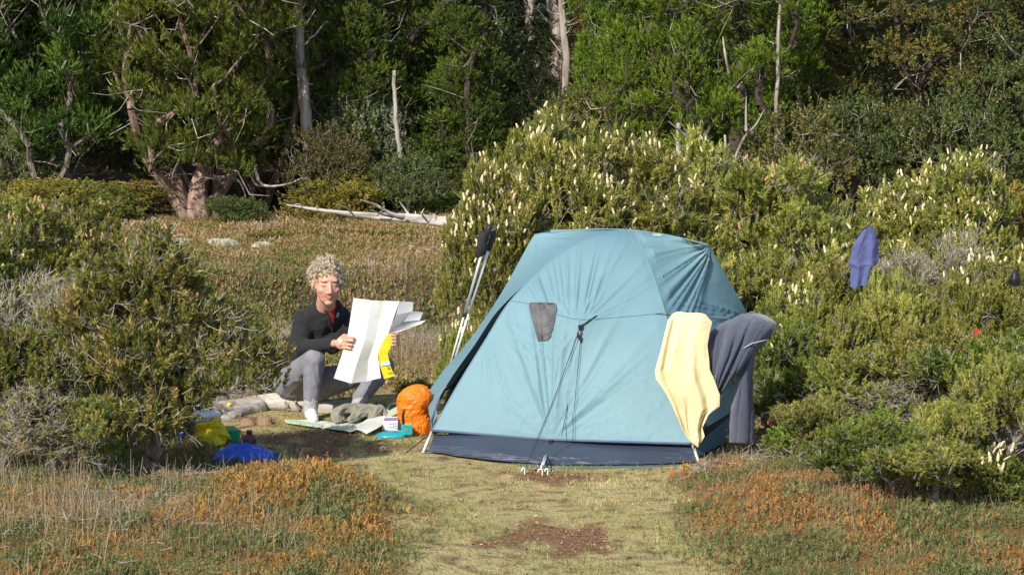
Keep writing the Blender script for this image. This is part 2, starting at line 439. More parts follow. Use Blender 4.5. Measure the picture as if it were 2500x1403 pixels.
# ------------------------------------------------------------------ ground sheet with its own zones
CLEAR_PX = [(440, 1035), (560, 1000), (640, 985), (760, 975), (900, 950), (1010, 930), (1100, 960), (1700, 1040), (1790, 1110), (1700, 1160), (1650, 1200),
            (1700, 1290), (1790, 1400), (1830, 1600), (1000, 1700), (930, 1480), (950, 1400), (965, 1310), (900, 1215), (780, 1150), (600, 1125), (470, 1090)]
CLEAR = [tuple(G(*p)[:2]) for p in CLEAR_PX]
SOIL_PX = [((1360, 1312), 200, 40), ((1450, 1335), 90, 16), ((1350, 1166), 150, 16), ((760, 1108), 95, 16), ((760, 1072), 150, 22), ((930, 1090), 80, 12), ((620, 1025), 60, 16), ((1690, 1165), 60, 18),
           ((1240, 1155), 50, 10), ((830, 1150), 60, 8)]
SOIL = []
for (px, py), rx, ry in SOIL_PX:
    c = G(px, py); e = G(px, py - ry); SOIL.append((c[0], c[1], rx / FPX * c[1], abs(e[1] - c[1])))
def clear_mask(x, y, rng=RNG):
    xx = x + .22 * (fbm(x * 2.2, y * 2.2, 11) - .5); yy = y + .5 * (fbm(x * 2.2, y * 1.6, 12) - .5)
    return inpoly(xx, yy, CLEAR)
def soil_mask(x, y):
    s = np.zeros(np.shape(x))
    for cx, cy, rx, ry in SOIL:
        q = np.sqrt(((x - cx) / rx) ** 2 + ((y - cy) / ry) ** 2) + 2.2 * (fbm(x * 8, y * 3.4, 21) - .5)
        s = np.maximum(s, 1 - sm(.55, 1.05, q))
    return s
ys = np.concatenate([np.linspace(-60, 2, 12), np.linspace(4, 9.2, 12), np.linspace(9.3, 21.5, 200), 21.5 * 1.016 ** np.arange(1, 176)])
u = np.linspace(-1, 1, 190); xsb = np.sign(u) * (np.abs(u) * .22 + np.abs(u) ** 4 * .9)
YY = np.repeat(ys[:, None], 190, 1); XX = xsb[None] * (np.maximum(YY, 0) * 1.0 + 16)
ZZ = zf(XX, YY)
gme = mesh_np('ground', np.stack([XX, YY, ZZ], 2).reshape(-1, 3), gridF(len(ys), 190)[:, ::-1], None, True)
mk = np.zeros(XX.shape)
for k in range(8):
    mk += clear_mask(XX + RNG.normal(0, .07, XX.shape), YY + RNG.normal(0, .12, XX.shape)) / 8
def vattr(me, nm, v):
    a = me.attributes.new(nm, 'FLOAT', 'POINT'); a.data.foreach_set('value', np.ascontiguousarray(v.ravel(), np.float32))
vattr(gme, 'clear', mk); vattr(gme, 'soil', soil_mask(XX, YY))
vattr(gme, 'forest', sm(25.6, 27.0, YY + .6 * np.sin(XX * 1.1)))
vattr(gme, 'bank', sm(19.1, 19.5, YY + .35 * np.sin(XX * 1.3 + .5)) * (1 - sm(20.6, 20.8, YY + .35 * np.sin(XX * 1.3 + .5))) * .9)  # mask of the bank strip whose shade is painted into the ground
m, nt, b = newmat('ground'); b.inputs['Roughness'].default_value = .95; b.inputs['Specular IOR Level'].default_value = .15
tc = N(nt, 'ShaderNodeTexCoord')
def noise(sc, det=6, st=(1, 1, 1)):
    mp = N(nt, 'ShaderNodeMapping'); mp.inputs['Scale'].default_value = st; nt.links.new(tc.outputs['Object'], mp.inputs[0])
    n = N(nt, 'ShaderNodeTexNoise'); n.inputs['Scale'].default_value = sc; n.inputs['Detail'].default_value = det
    nt.links.new(mp.outputs[0], n.inputs['Vector']); return n.outputs[0]
def ramp(inp, stops):
    r = N(nt, 'ShaderNodeValToRGB'); e = r.color_ramp.elements
    e[0].position, e[0].color = stops[0][0], (*stops[0][1], 1); e[1].position, e[1].color = stops[-1][0], (*stops[-1][1], 1)
    for p, c in stops[1:-1]: q = e.new(p); q.color = (*c, 1)
    nt.links.new(inp, r.inputs[0]); return r.outputs[0]
def mixc(f, a, b_):
    x = N(nt, 'ShaderNodeMix', data_type='RGBA'); nt.links.new(f, x.inputs[0]); nt.links.new(a, x.inputs[6]); nt.links.new(b_, x.inputs[7]); return x.outputs[2]
def att(nm):
    a = N(nt, 'ShaderNodeAttribute'); a.attribute_name = nm; return a.outputs['Fac']
cgrass = ramp(noise(9), [(.3, (.14, .10, .055)), (.44, (.29, .23, .11)), (.56, (.40, .33, .16)), (.68, (.26, .25, .09)), (.78, (.46, .40, .22))])
csoil = ramp(noise(26), [(.3, (.085, .05, .032)), (.48, (.17, .105, .065)), (.6, (.26, .12, .055)), (.75, (.32, .25, .17))])
cheath = ramp(noise(5), [(.3, (.08, .055, .03)), (.45, (.20, .095, .03)), (.55, (.13, .12, .04)), (.7, (.22, .16, .09))])
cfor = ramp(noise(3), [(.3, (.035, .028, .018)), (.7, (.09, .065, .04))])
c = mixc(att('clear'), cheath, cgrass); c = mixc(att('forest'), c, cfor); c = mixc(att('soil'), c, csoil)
c = mixc(att('bank'), c, ramp(noise(9), [(.3, (.03, .024, .016)), (.7, (.07, .055, .035))]))  # near-black brown puts the bank's shade into the ground colour
nt.links.new(c, b.inputs['Base Color'])
bp = N(nt, 'ShaderNodeBump'); bp.inputs['Distance'].default_value = .03; bp.inputs['Strength'].default_value = .8
nt.links.new(noise(60, 4), bp.inputs['Height']); nt.links.new(bp.outputs[0], b.inputs['Normal'])
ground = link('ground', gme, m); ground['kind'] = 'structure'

# ------------------------------------------------------------------ ground covers
def wedge(n, y0, y1, pad=.25, rng=RNG):
    u = rng.random(n); y = np.sqrt(y0 ** 2 + u * (y1 ** 2 - y0 ** 2)); hw = y * 1250 / FPX + pad
    return rng.uniform(-1, 1, n) * hw, y
def blades(x, y, L, w, tint, rng=RNG, lean=.5, segs=1, zoff=0.):
    n = len(x); z = zf(x, y) + zoff; a = rng.random(n) * 6.283; b_ = rng.random(n) * 6.283; ln = np.abs(rng.normal(0, lean, n))
    top = np.stack([np.sin(b_) * ln * L, np.cos(b_) * ln * L, L / np.sqrt(1 + ln ** 2)], 1)
    base = np.stack([x, y, z - .004], 1); sd = np.stack([np.cos(a), np.sin(a), 0 * a], 1) * (w / 2)[:, None]
    if segs == 1:
        V = np.stack([base - sd, base + sd, base + top], 1).reshape(-1, 3); F = np.arange(3 * n).reshape(-1, 3)
        return V, F, np.repeat(tint, 3)
    mid = base + top * .5 + np.array([0, 0, .06]) * L[:, None]
    V = np.stack([base - sd, base + sd, mid + sd * .8, mid - sd * .8, base + top + sd * .4, base + top - sd * .4], 1).reshape(-1, 3)
    F = np.array([[0, 1, 2, 3], [3, 2, 4, 5]])[None] + (np.arange(n) * 6)[:, None, None]
    return V, F.reshape(-1, 4), np.repeat(tint, 6)
M['grass'] = leafmat('grass', [(.15, .17, .045), (.29, .29, .09), (.48, .43, .17), (.68, .59, .31)], .25, .6, .2, 0)
M['heath'] = leafmat('heath', [(.12, .155, .055), (.20, .225, .085), (.25, .20, .085), (.38, .20, .055), (.48, .26, .07)], .3, .6, .2, 0)
M['straw'] = leafmat('straw', [(.09, .07, .05), (.23, .18, .125), (.38, .31, .22), (.44, .22, .12)], .2, .7, .2, 0)
M['meadow'] = leafmat('meadow', [(.10, .14, .045), (.19, .21, .065), (.30, .23, .085), (.37, .24, .08), (.42, .38, .28)], .3, .6, .2, 0)

x, y = wedge(230000, 10.0, 17.5)
k = clear_mask(x, y) & (RNG.random(len(x)) > soil_mask(x, y) * .86) & ~((y > 13.27 - .06 * x) & (x > -.52) & (x < 1.03) & (y < 15.5)) & (fbm(x * 6, y * 4, 31) > .40 + .14 * RNG.random(len(x)))
x, y = x[k], y[k]
t = .5 + 1.7 * (fbm(x * 4.5, y * 2.6, 33) - .5) + RNG.normal(0, .19, len(x))
V, F, T = blades(x, y, RNG.uniform(.010, .038, len(x)) * (.6 + .9 * fbm(x * 2.5, y * 2, 35)), RNG.uniform(.0018, .0042, len(x)), t, lean=1.1)
go = link('short_grass', mesh_np('short_grass', V, F, np.clip(T, 0, 1)), M['grass'])
tag(go, 'short pale green and straw coloured grass covering the clearing in front of the tent', 'grass', kind='stuff')

THF = [make_tuft(np.random.default_rng(110 + i), 6, .035, .016, .0040, .3, 1.1, .25) for i in range(4)]
TH = [make_tuft(np.random.default_rng(100 + i), 9, .04, .0145, .0031, .3, 1.0, .25) for i in range(4)]
def heath(name, label, cond, n, y0, y1, sc, matn, tintf, rngs, gap=.0):
    rng = np.random.default_rng(rngs); x, y = wedge(n, y0, y1, .4, rng); k = cond(x, y) & ~clear_mask(x + rng.normal(0, .09, n), y + rng.normal(0, .16, n)); x, y = x[k], y[k]
    pos = np.stack([x, y, zf(x, y) - .005], 1); n = len(x)
    dirs = np.stack([rng.normal(0, .3, n), rng.normal(0, .3, n), np.ones(n)], 1)
    fol = scatter(TH if y1 < 15 else THF, pos, dirs, sc * rng.uniform(.6, 1.35, n) * (.25 + 1.5 * fbm(x * 3, y * 3, 61)), tintf(x, y) + rng.normal(0, .21, n), rng)
    o = link(name, mesh_np(name, *fol), M[matn]); tag(o, label, 'ground cover', kind='stuff')
def t_near(x, y):
    v = fbm(x * 3.6, y * 2.6, 41, 3); f = vn(x * 9, y * 9, 43)
    g = np.exp(-(((x + .95) / .75) ** 2 + ((y - 11.7) / 1.1) ** 2)); bias = np.where(x < .3, -.32 + .42 * g, -.20 - .10 * sm(12.2, 11, y) + .16 * np.exp(-(((x - 1.25) / .5) ** 2 + ((y - 13.0) / .7) ** 2)))
    return .22 + bias + .52 * sm(.36, .56, v) + .55 * (f - .5) + .45 * (vn(x * 30, y * 30, 44) - .5)
heath('orange_heath', 'low orange and green heath sprigs on the mound at the lower left', lambda x, y: (x < .3) & (y < 13.6), 52000, 9.9, 13.7, 1.0, 'heath', t_near, 1)
heath('orange_heath', 'low orange and green heath sprigs spreading at the lower right beside the tent', lambda x, y: x >= .3, 50000, 9.9, 14.8, 1.0, 'heath', lambda x, y: t_near(x, y) + .07, 2)
heath('low_heath', 'patchy heath of mixed green and rust sprigs behind the seated woman and under the left bushes', lambda x, y: (x < 1.5), 46000, 13.5, 19.4, 1.4, 'meadow',
      lambda x, y: .15 + .8 * fbm(x * 1.7, y * 1.3, 51, 3) ** 1.2, 3)
heath('low_heath', 'rust and straw coloured heath of the far flat meadow before the forest', lambda x, y: (x < 2.5), 44000, 20.4, 26.3, 1.35, 'meadow',
      lambda x, y: -.12 + 1.25 * fbm(x * 1.6, y * .8, 55, 4), 4)
heath('bank_heath', 'heath and rushes painted dark green for shade on the low bank behind the woman', lambda x, y: (x < 2.0) & (fbm(x * 2.5, y * 2.5, 91) > .40), 16000, 18.9, 21.3, 1.4, 'meadow', lambda x, y: .0 + .42 * sm(.4, .62, fbm(x * 3, y * 2, 58, 3)), 9)  # low tint range: the bank's shade is put into the sprig colour
def reeds(name, label, spots, dens, seed):
    rng = np.random.default_rng(seed); xs, yy, Ls = [], [], []
    for px, Y, rx, ry, n, L in spots:
        n = int(n * dens); xs.append(rng.normal(GX(px, Y), rx, n)); yy.append(rng.normal(Y, ry, n)); Ls.append(rng.uniform(.5, 1.1, n) * L)
    x, y, L = map(np.concatenate, (xs, yy, Ls)); cl = vn(x * 7, y * 7, seed); k = (cl > .35) & ~clear_mask(x, y); x, y, L = x[k], y[k], L[k]
    V, F, T = blades(x, y, L, rng.uniform(.0013, .0032, len(x)), np.clip(rng.normal(.5, .22, len(x)), 0, 1), rng, .34, 2)
    o = link(name, mesh_np(name, V, F, T), M['straw']); tag(o, label, 'reeds', kind='stuff')
reeds('dry_reeds', 'thin dry grey and straw reed stalks in front of the gnarled left bush', [(60, 11.2, .35, .5, 950, .23), (330, 11.2, .35, .45, 380, .17), (520, 10.9, .3, .3, 350, .14), (100, 12.5, .45, .4, 420, .17), (640, 11.5, .2, .25, 120, .12), (700, 10.9, .3, .3, 140, .12), (640, 11.9, .5, .5, 700, .05), (800, 11.2, .3, .5, 400, .05)], 1, 71)
reeds('dry_reeds', 'dry straw reeds on the bank edge behind the woman', [(620, 20.9, .5, .12, 260, .17), (850, 21.0, .45, .12, 420, .20), (1010, 20.9, .3, .12, 220, .2), (1000, 21.7, .15, .1, 60, .3)], 1, 72)
reeds('dry_reeds', 'tan and reddish reeds between the map and the trekking poles', [(1010, 17.4, .16, .4, 420, .26), (1055, 16.4, .10, .4, 260, .22), (650, 17.6, .2, .4, 180, .22), (600, 16.2, .25, .5, 150, .20), (960, 18.6, .2, .3, 160, .2)], 1, 73)
reeds('dry_reeds', 'sparse dry stalks among the right hand heath and bushes', [(1900, 12.3, .6, .7, 1500, .07), (2250, 11.6, .6, .6, 1200, .08), (1730, 13.2, .15, .25, 260, .08), (2380, 12.6, .3, .5, 300, .2)], 1, 74)
# grey leafless scrub on the low ground before the bank
def scrub(name, label, spots, seed):
    rng = np.random.default_rng(seed); xs, yy = [], []
    for px, Y, rx, ry, n in spots: xs.append(rng.normal(GX(px, Y), rx, n)); yy.append(rng.normal(Y, ry, n))
    x, y = np.concatenate(xs), np.concatenate(yy); k = ~clear_mask(x, y); x, y = x[k], y[k]; n = len(x)
    A = np.stack([x, y, zf(x, y) + rng.uniform(0, .07, n)], 1); d = rng.normal(0, 1, (n, 3)); d[:, 2] = np.abs(d[:, 2]) * .6; d /= np.linalg.norm(d, axis=1, keepdims=True)
    L = rng.uniform(.02, .09, (n, 1)); r = rng.uniform(.001, .0022, n)
    V, F, _ = tubes(A, A + d * L, r, r * .5, 3)
    o = link(name, mesh_np(name, V, F), M['twig']); tag(o, label, 'dry scrub', kind='stuff')
scrub('dry_twigs', 'grey tangle of dead twigs between the left bushes and the seated woman', [(640, 18.3, .5, .5, 3600), (560, 15.6, .4, .6, 2500), (1050, 18.4, .25, .4, 1500), (130, 15.3, .5, .8, 2500)], 81)
scrub('dry_twigs', 'grey dead twigs lying beside the right corner of the tent', [(1690, 12.95, .07, .06, 260), (1600, 12.9, .06, .04, 80), (2200, 13.0, .5, .3, 1600), (2050, 14.2, .5, .5, 2500), (2330, 14.3, .4, .6, 2500)], 82)
scrub('dry_twigs', 'pale dead twigs lying on the heath at the lower left', [(200, 11.3, .5, .5, 700), (480, 12.6, .4, .15, 400)], 83)

# leaf litter, clods and moss tufts on the clearing
rng = np.random.default_rng(95); x, y = wedge(9000, 10.0, 15.5, .1, rng); k = clear_mask(x, y) & (rng.random(len(x)) < .12 + .8 * soil_mask(x, y)); x, y = x[k], y[k]; n = len(x)
pos = np.stack([x, y, zf(x, y) + .003], 1); dirs = np.stack([rng.normal(0, .25, n), rng.normal(0, .25, n), np.ones(n)], 1)
cl = np.array([[-1, -1, 0], [1, -1, 0], [1.1, 1, 0], [-.9, 1, 0], [-.5, -.6, .9], [.6, -.5, .8], [.5, .6, 1.], [-.6, .5, .85]]) * .006; cf = np.array([[0, 1, 5, 4], [1, 2, 6, 5], [2, 3, 7, 6], [3, 0, 4, 7], [4, 5, 6, 7]])
V, F, T = scatter([(cl, cf, np.zeros(8))], pos, dirs, np.stack([rng.uniform(.4, 1.6, n), rng.uniform(.4, 1.6, n), rng.uniform(.3, 1.2, n)], 1), rng.random(n), rng)
o = link('soil_clods', mesh_np('soil_clods', V, F, T), leafmat('clods', [(.07, .04, .025), (.16, .10, .06), (.30, .13, .05), (.42, .34, .24)], 0, .9, .2, 0)); tag(o, 'brown and red crumbs of soil and bark litter on the bare patches of the clearing', 'litter', kind='stuff')
rng = np.random.default_rng(96); x, y = wedge(16000, 10.0, 15.5, .1, rng); k = clear_mask(x, y) & (fbm(x * 3, y * 2, 97) > .56); x, y = x[k], y[k]; n = len(x)
fol = scatter(TH, np.stack([x, y, zf(x, y) - .004], 1), np.stack([rng.normal(0, .4, n), rng.normal(0, .4, n), np.ones(n)], 1), rng.uniform(.35, .75, n), rng.uniform(.0, .4, n), rng)
o = link('moss_tufts', mesh_np('moss_tufts', *fol), leafmat('moss', [(.10, .15, .03), (.20, .25, .05), (.34, .36, .09), (.45, .40, .15)], .25, .6, .2, 0)); tag(o, 'small yellow green moss and herb tufts among the short grass of the clearing', 'moss', kind='stuff')
# ------------------------------------------------------------------ shrubs
SPK = spike_mesh(M['flower']); SPKP = spike_mesh(M['flowerP'])
for i in range(5):
    rng = np.random.default_rng(200 + i)
    L = rlumps(rng, .55, 1.5, 14, .16, (.24, .38))
    L += [(rng.uniform(-.3, .3), rng.uniform(-.3, .3), 1.45, .13, .18), (rng.uniform(-.3, .3), rng.uniform(-.3, .3), 1.36, .12, .2)]
    a = plant_arrays(210 + i, L, 620, [(rng.uniform(-.1, .1), rng.uniform(-.1, .1), 0) for _ in range(5)], TUFTS, 5, .042, 1.15, .9, flow=290, twigs=700, lo=.72, cvar=.35)
    proto('rich%d' % i, *a, M['bark'], M['leafA'])
for i in range(5):                                     # open, twiggy bushes about 0.85 m
    rng = np.random.default_rng(300 + i)
    L = [(0, 0, .55, .26, .2)]
    for k in range(9):
        an = k * 2.4 + rng.random(); q = rng.uniform(.12, .42); L.append((math.cos(an) * q, math.sin(an) * q, rng.uniform(.35, .72) - .25 * q, rng.uniform(.09, .17), rng.uniform(.08, .15)))
    a = plant_arrays(310 + i, L, 250, [(rng.uniform(-.06, .06), rng.uniform(-.06, .06), 0) for _ in range(4)], TUFTD, 6, .036, 1.05, 1.0, flow=40, twigs=1150, lo=.55, zmin=-.1, cvar=.3, gnarl=.2)
    proto('open%d' % i, *a, M['bark'], M['leafG'])
for i in range(2):                                     # low leafy bushes about 0.45 m
    rng = np.random.default_rng(350 + i)
    a = plant_arrays(360 + i, rlumps(rng, .34, .36, 8, .2, (.25, .4)) + [(rng.uniform(-.28, .28), rng.uniform(-.2, .2), rng.uniform(.3, .42), .07, .10) for _ in range(7)], 330, [(0, 0, 0), (.05, .03, 0), (-.06, 0, 0)], TUFTD, 4, .034, .95, 1.0, flow=40, twigs=400, cvar=.3)
    proto('low%d' % i, *a, M['bark'], M['leafG'])
for i in range(2):                                     # grey almost leafless bushes
    rng = np.random.default_rng(370 + i)
    a = plant_arrays(380 + i, rlumps(rng, .5, .9, 9), 420, [(rng.uniform(-.1, .1), rng.uniform(-.1, .1), 0) for _ in range(6)], TUFTD, 2, .02, .6, 1.0, twigs=2300, cvar=.2, gnarl=.2, flow=0)
    proto('grey%d' % i, *a, M['bark'], M['leafA'])

FL = (SPK, .92); FM = (SPK, .45); FS = (SPK, .12); FP = (SPKP, .3); G_ = 'cream flowering shrubs behind and beside the tent'
def sh(key, px, Y, top, base_h, label, R=None, rot=0, leaf=None, spike=None, group=None, name='shrub', sx=None, tilt=0):
    x = GX(px, Y); z0 = zg(x, Y); ztop = P(px, top, Y)[2]; s = (ztop - z0) / base_h
    plant(key, name, label, 'shrub', x, Y, sx or max(.55, s), s, rot, group, leaf, spike, tilt=tilt)
sh('rich0', 1185, 16.4, 430, 1.55, 'slim cream flowering shrub beside the trekking poles, leftmost of the flowering row', spike=FL, group=G_, name='flowering_shrub', sx=.62, rot=.4)
sh('rich1', 1285, 17.7, 295, 1.6, 'tallest flowering shrub, its narrow top rising left of the tent peak', spike=FM, group=G_, name='flowering_shrub', sx=.85, rot=1.4)
sh('rich2', 1385, 17.0, 330, 1.6, 'dense shrub packed with cream flower candles above the left end of the tent roof', spike=FL, group=G_, name='flowering_shrub', sx=.85, rot=2.2)
sh('rich3', 1490, 17.6, 335, 1.6, 'shrub with crowded cream candles directly behind the tent peak', spike=FL, group=G_, name='flowering_shrub', sx=.9, rot=3.1)
sh('rich4', 1610, 17.1, 372, 1.6, 'leafy flowering shrub behind the right slope of the tent roof', spike=FM, group=G_, name='flowering_shrub', sx=.95, rot=4)
sh('rich0', 1715, 17.9, 345, 1.6, 'flowering shrub with raised tip in front of the bright conifer, right of the tent roof', spike=FM, group=G_, name='flowering_shrub', sx=.9, rot=5)
sh('rich1', 1835, 17.3, 400, 1.6, 'olive shrub with few apricot tips below the bright conifer trunk', spike=FP, group=G_, name='flowering_shrub', sx=.95, rot=.2)
sh('rich2', 1945, 17.8, 410, 1.6, 'olive shrub with apricot tips left of the dark gap in the row', spike=FP, group=G_, name='flowering_shrub', sx=.85, rot=1.2)
sh('rich3', 2015, 16.9, 500, 1.6, 'yellow green shrub top just left of the hanging blue shirt', spike=FS, group=G_, name='flowering_shrub', sx=.75, rot=.7)
sh('rich4', 2150, 18.5, 470, 1.6, 'yellow green shrub behind and above the hanging blue shirt', spike=FM, group=G_, name='flowering_shrub', sx=.8, rot=2.7)
sh('rich0', 2255, 18.2, 430, 1.6, 'cream tipped shrub right of the blue shirt, left neighbour of the tall one', spike=FL, group=G_, name='flowering_shrub', sx=.8, rot=3.3)
sh('rich1', 2375, 18.0, 385, 1.6, 'tall narrow topped shrub with cream candles near the right edge', spike=FL, group=G_, name='flowering_shrub', sx=.8, rot=5.2)
sh('rich2', 2480, 18.6, 430, 1.6, 'dull green shrub cut by the right picture edge against the dark beech', spike=FS, group=G_, name='flowering_shrub', sx=.8, rot=1.9, leaf='leafY')
GR = 'twiggy bushes on the right side'
sh('open0', 1815, 15.9, 590, .85, 'bright green twiggy bush touching the right end of the tent roof', group=GR, sx=.95, leaf='leafA', spike=FS)
sh('grey0', 1905, 16.4, 600, .95, 'grey nearly bare bush between the tent roof and the blue shirt', group=GR, sx=.85, leaf='leafA', rot=.5)
sh('open1', 1925, 15.2, 700, .8, 'green bush with a few cream flowers just above the hanging fleece', group=GR, sx=.75, leaf='leafA', rot=2, spike=FM)
sh('open2', 2030, 15.6, 640, .8, 'leafy twiggy bush below and left of the blue shirt', group=GR, sx=.95, leaf='leafA', rot=2.9)
sh('grey1', 2210, 16.6, 590, .95, 'grey lichen covered bare bush right of the blue shirt', group=GR, sx=.85, rot=.5)
sh('open3', 2160, 15.8, 690, .8, 'bush with grey stems just under the blue shirt', group=GR, sx=.9, leaf='leafA', rot=1.1)
sh('grey0', 2350, 16.5, 520, .95, 'upright bush hung with pale lichen below the tall right shrub', group=GR, sx=.8, rot=2.5)
sh('open4', 2300, 15.0, 770, .8, 'round headed green bush at mid height in the right thicket', group=GR, sx=.95, leaf='leafA', rot=1.8)
sh('open0', 2470, 15.5, 620, .85, 'yellow green bush at the right edge with cream flowers', group=GR, sx=.95, leaf='leafA', rot=3.8, spike=FL)
sh('open1', 1900, 14.15, 760, .85, 'dark glossy green bush holding the draped fleece', group=GR, sx=.72, rot=.2, spike=FS)
sh('open2', 2020, 13.9, 860, .8, 'green bush with leaning grey stems right of the fleece', group=GR, sx=.85, rot=4.2)
sh('open3', 2150, 13.7, 850, .8, 'spreading bush with bare grey lower stems in the middle of the right thicket', group=GR, sx=1.0, rot=5.5, leaf='leafA')
sh('open4', 2290, 13.5, 790, .8, 'bush with flat light green pads of leaves in the right thicket', group=GR, sx=1.0, rot=0, leaf='leafA')
sh('open0', 2440, 13.2, 800, .85, 'tall bush with thin brown stems near the right edge', group=GR, sx=1.0, rot=1, leaf='leafG')
sh('grey1', 2310, 14.2, 800, .95, 'brown bare twiggy bush behind the flat topped green pads', group=GR, sx=.8, rot=2)
sh('low0', 1985, 13.1, 1000, .5, 'low green bush at the edge of the orange heath beside the tent', group=GR, sx=.75, rot=2)
sh('low1', 2110, 12.6, 1010, .5, 'knee high dark green bush spreading over the orange heath', group=GR, sx=.85, rot=2.6)
sh('low0', 2200, 12.3, 1090, .5, 'low dense green bush with sprigs reaching down to the heath', group=GR, sx=.75, rot=4.6)
sh('low1', 2330, 12.7, 1000, .5, 'low green bush behind the small flowering one at lower right', group=GR, sx=.8, rot=5.6)
sh('low0', 2430, 12.1, 1090, .5, 'small bush with cream flower candles at lower right', group=GR, sx=.85, rot=.6, spike=FL)
sh('low1', 2510, 11.5, 1240, .5, 'low green bush cut by the right edge near the bottom', group=GR, sx=.8, rot=.6)
sh('open1', 2060, 12.5, 1075, .5, 'small ragged green bush rising from the orange heath right of the sleeve', group=GR, sx=.45, rot=2.2)
sh('open0', 2010, 12.6, 960, .85, 'ragged green bush leaning over the heath right of the tent', group=GR, sx=.6, rot=5.2, leaf='leafA')
sh('open2', 2130, 11.9, 1010, .8, 'leafy ragged bush in the lowest row of the right thicket', group=GR, sx=.6, rot=3.2)
sh('open0', 2270, 11.6, 1060, .85, 'ragged bush lowest and nearest in the middle of the right thicket', group=GR, sx=.6, rot=.9, leaf='leafA')
sh('open3', 2480, 12.3, 860, .8, 'tall ragged bush cut by the right edge above the flowering low one', group=GR, sx=.7, rot=.1, leaf='leafA')
sh('open3', 2190, 11.7, 1130, .5, 'ragged bush with dark lower sprigs at lower right below the twiggy ones', group=GR, sx=.5, rot=.3)
sh('open4', 2320, 12.1, 1060, .5, 'pale green twiggy bush between the low bushes at lower right', group=GR, sx=.55, rot=1.3, leaf='leafA')
sh('open1', 2150, 14.9, 665, .8, 'small green bush growing up against the lower half of the hanging blue shirt', group=GR, sx=.42, rot=1.3, leaf='leafA')
sh('open3', 2075, 14.4, 745, .8, 'yellow green bush below the hanging blue shirt', group=GR, sx=.8, rot=4.1, leaf='leafA')
sh('open2', 2210, 14.5, 720, .8, 'thin stemmed yellow green bush in the middle of the right thicket', group=GR, sx=.85, rot=.7, leaf='leafA')
sh('open1', 2410, 14.4, 690, .8, 'yellow green bush below the one with cream flowers at the right edge', group=GR, sx=.85, rot=3.7, leaf='leafA', spike=FS)
sh('grey0', 2230, 13.3, 900, .95, 'grey bare twigs sprawling low in the right thicket', group=GR, sx=.75, rot=1.3)
sh('grey1', 2400, 13.0, 930, .95, 'grey brown dead twigs low near the right edge', group=GR, sx=.7, rot=3.3)
# left side
rng = np.random.default_rng(401)
L = [(-.05, 0, 1.05, .22, .17), (-.2, .05, .95, .2, .18), (.12, 0, .86, .2, .16), (-.33, 0, .80, .2, .16), (.36, 0, .82, .12, .10), (.28, -.1, .68, .10, .08), (.47, 0, .64, .07, .08),
     (.56, .05, .50, .05, .07), (-.1, -.15, .62, .26, .18), (-.38, -.1, .56, .17, .14), (.13, -.12, .46, .18, .14), (-.02, -.25, .33, .17, .14), (-.28, -.2, .34, .16, .12), (.60, -.02, .64, .045, .10), (.02, .1, 1.16, .1, .1)]
a = plant_arrays(402, L, 380, [(-.05, 0, 0), (.02, .02, 0), (.1, -.02, 0), (-.12, 0, 0), (.16, .05, 0), (-.2, .06, 0), (.05, -.1, 0), (-.02, .12, 0)], TUFTK, 7, .038, 1.05, 1.0, flow=60, twigs=1700, lo=.5, zmin=-.2, gnarl=.26, bal=.25, cvar=.35, rtip=.0022, powr=.48, tint0=.5)
proto('hero', *a, M['bark'], M['leafL'])
GL = 'bushes on the left side'
sh('hero', 385, 12.9, 595, 1.24, 'large gnarled bush with lichen crusted stems and orange tipped leaves in the left foreground', group=GL, sx=1.0, spike=FP)
sh('grey0', 60, 13.5, 620, .95, 'grey bare twiggy bush at the left edge beside the gnarled bush', group=GL, sx=.95, rot=1)
sh('open2', 30, 12.9, 800, .8, 'small green headed bush in front of the grey bare bush at the left edge', group=GL, sx=.9, rot=3, leaf='leafL')
sh('open3', 190, 13.6, 760, .8, 'small yellowish bush squeezed between the grey bush and the gnarled one', group=GL, sx=.75, rot=1.5, leaf='leafL', spike=FP)
sh('grey1', 200, 15.2, 640, .95, 'grey wiry bush behind the gnarled bush', group=GL, sx=.9, rot=2)
sh('rich3', 90, 16.8, 480, 1.6, 'yellow green bush with apricot tips at upper left below the dark conifer', group=GL, sx=.8, rot=2, leaf='leafA', spike=FP)
sh('rich1', 215, 17.2, 500, 1.6, 'yellow green bush with orange tips left of the pine trunks', group=GL, sx=.75, rot=3, leaf='leafA', spike=FP)
sh('rich4', 0, 15.4, 560, 1.6, 'leafy bush cut by the left picture edge', group=GL, sx=.7, rot=1, leaf='leafL', spike=FS)
sh('open4', 300, 16.5, 640, .8, 'small green bush on the meadow edge behind the gnarled bush', group=GL, sx=.8, rot=1, leaf='leafL')
sh('low0', 640, 15.4, 760, .5, 'thin upright green sprig bush left of the seated woman', group=GL, sx=.3, rot=1, leaf='leafL')
sh('low1', 560, 15.9, 850, .5, 'low olive bush behind the dead log', group=GL, sx=.5, rot=1, leaf='leafL')
sh('low1', 1010, 15.9, 925, .5, 'low green and rust tuft bush between the map and the tent', group=GL, sx=.42, rot=3, leaf='leafY')
sh('low0', 900, 16.3, 905, .5, 'low rust and green bush behind the map', group=GL, sx=.42, rot=5, leaf='leafY')
sh('low0', 1120, 15.6, 790, .5, 'narrow green shoots at the foot of the trekking poles', group=GL, sx=.4, rot=5, leaf='leafA', spike=FM)
sh('grey1', 100, 12.7, 900, .95, 'low grey brown scrub in front of the stems at the left edge', group=GL, sx=.8, rot=4)
sh('open4', 235, 12.6, 960, .8, 'low dull green bush between the left edge scrub and the gnarled bush', group=GL, sx=.6, rot=2, leaf='leafL')
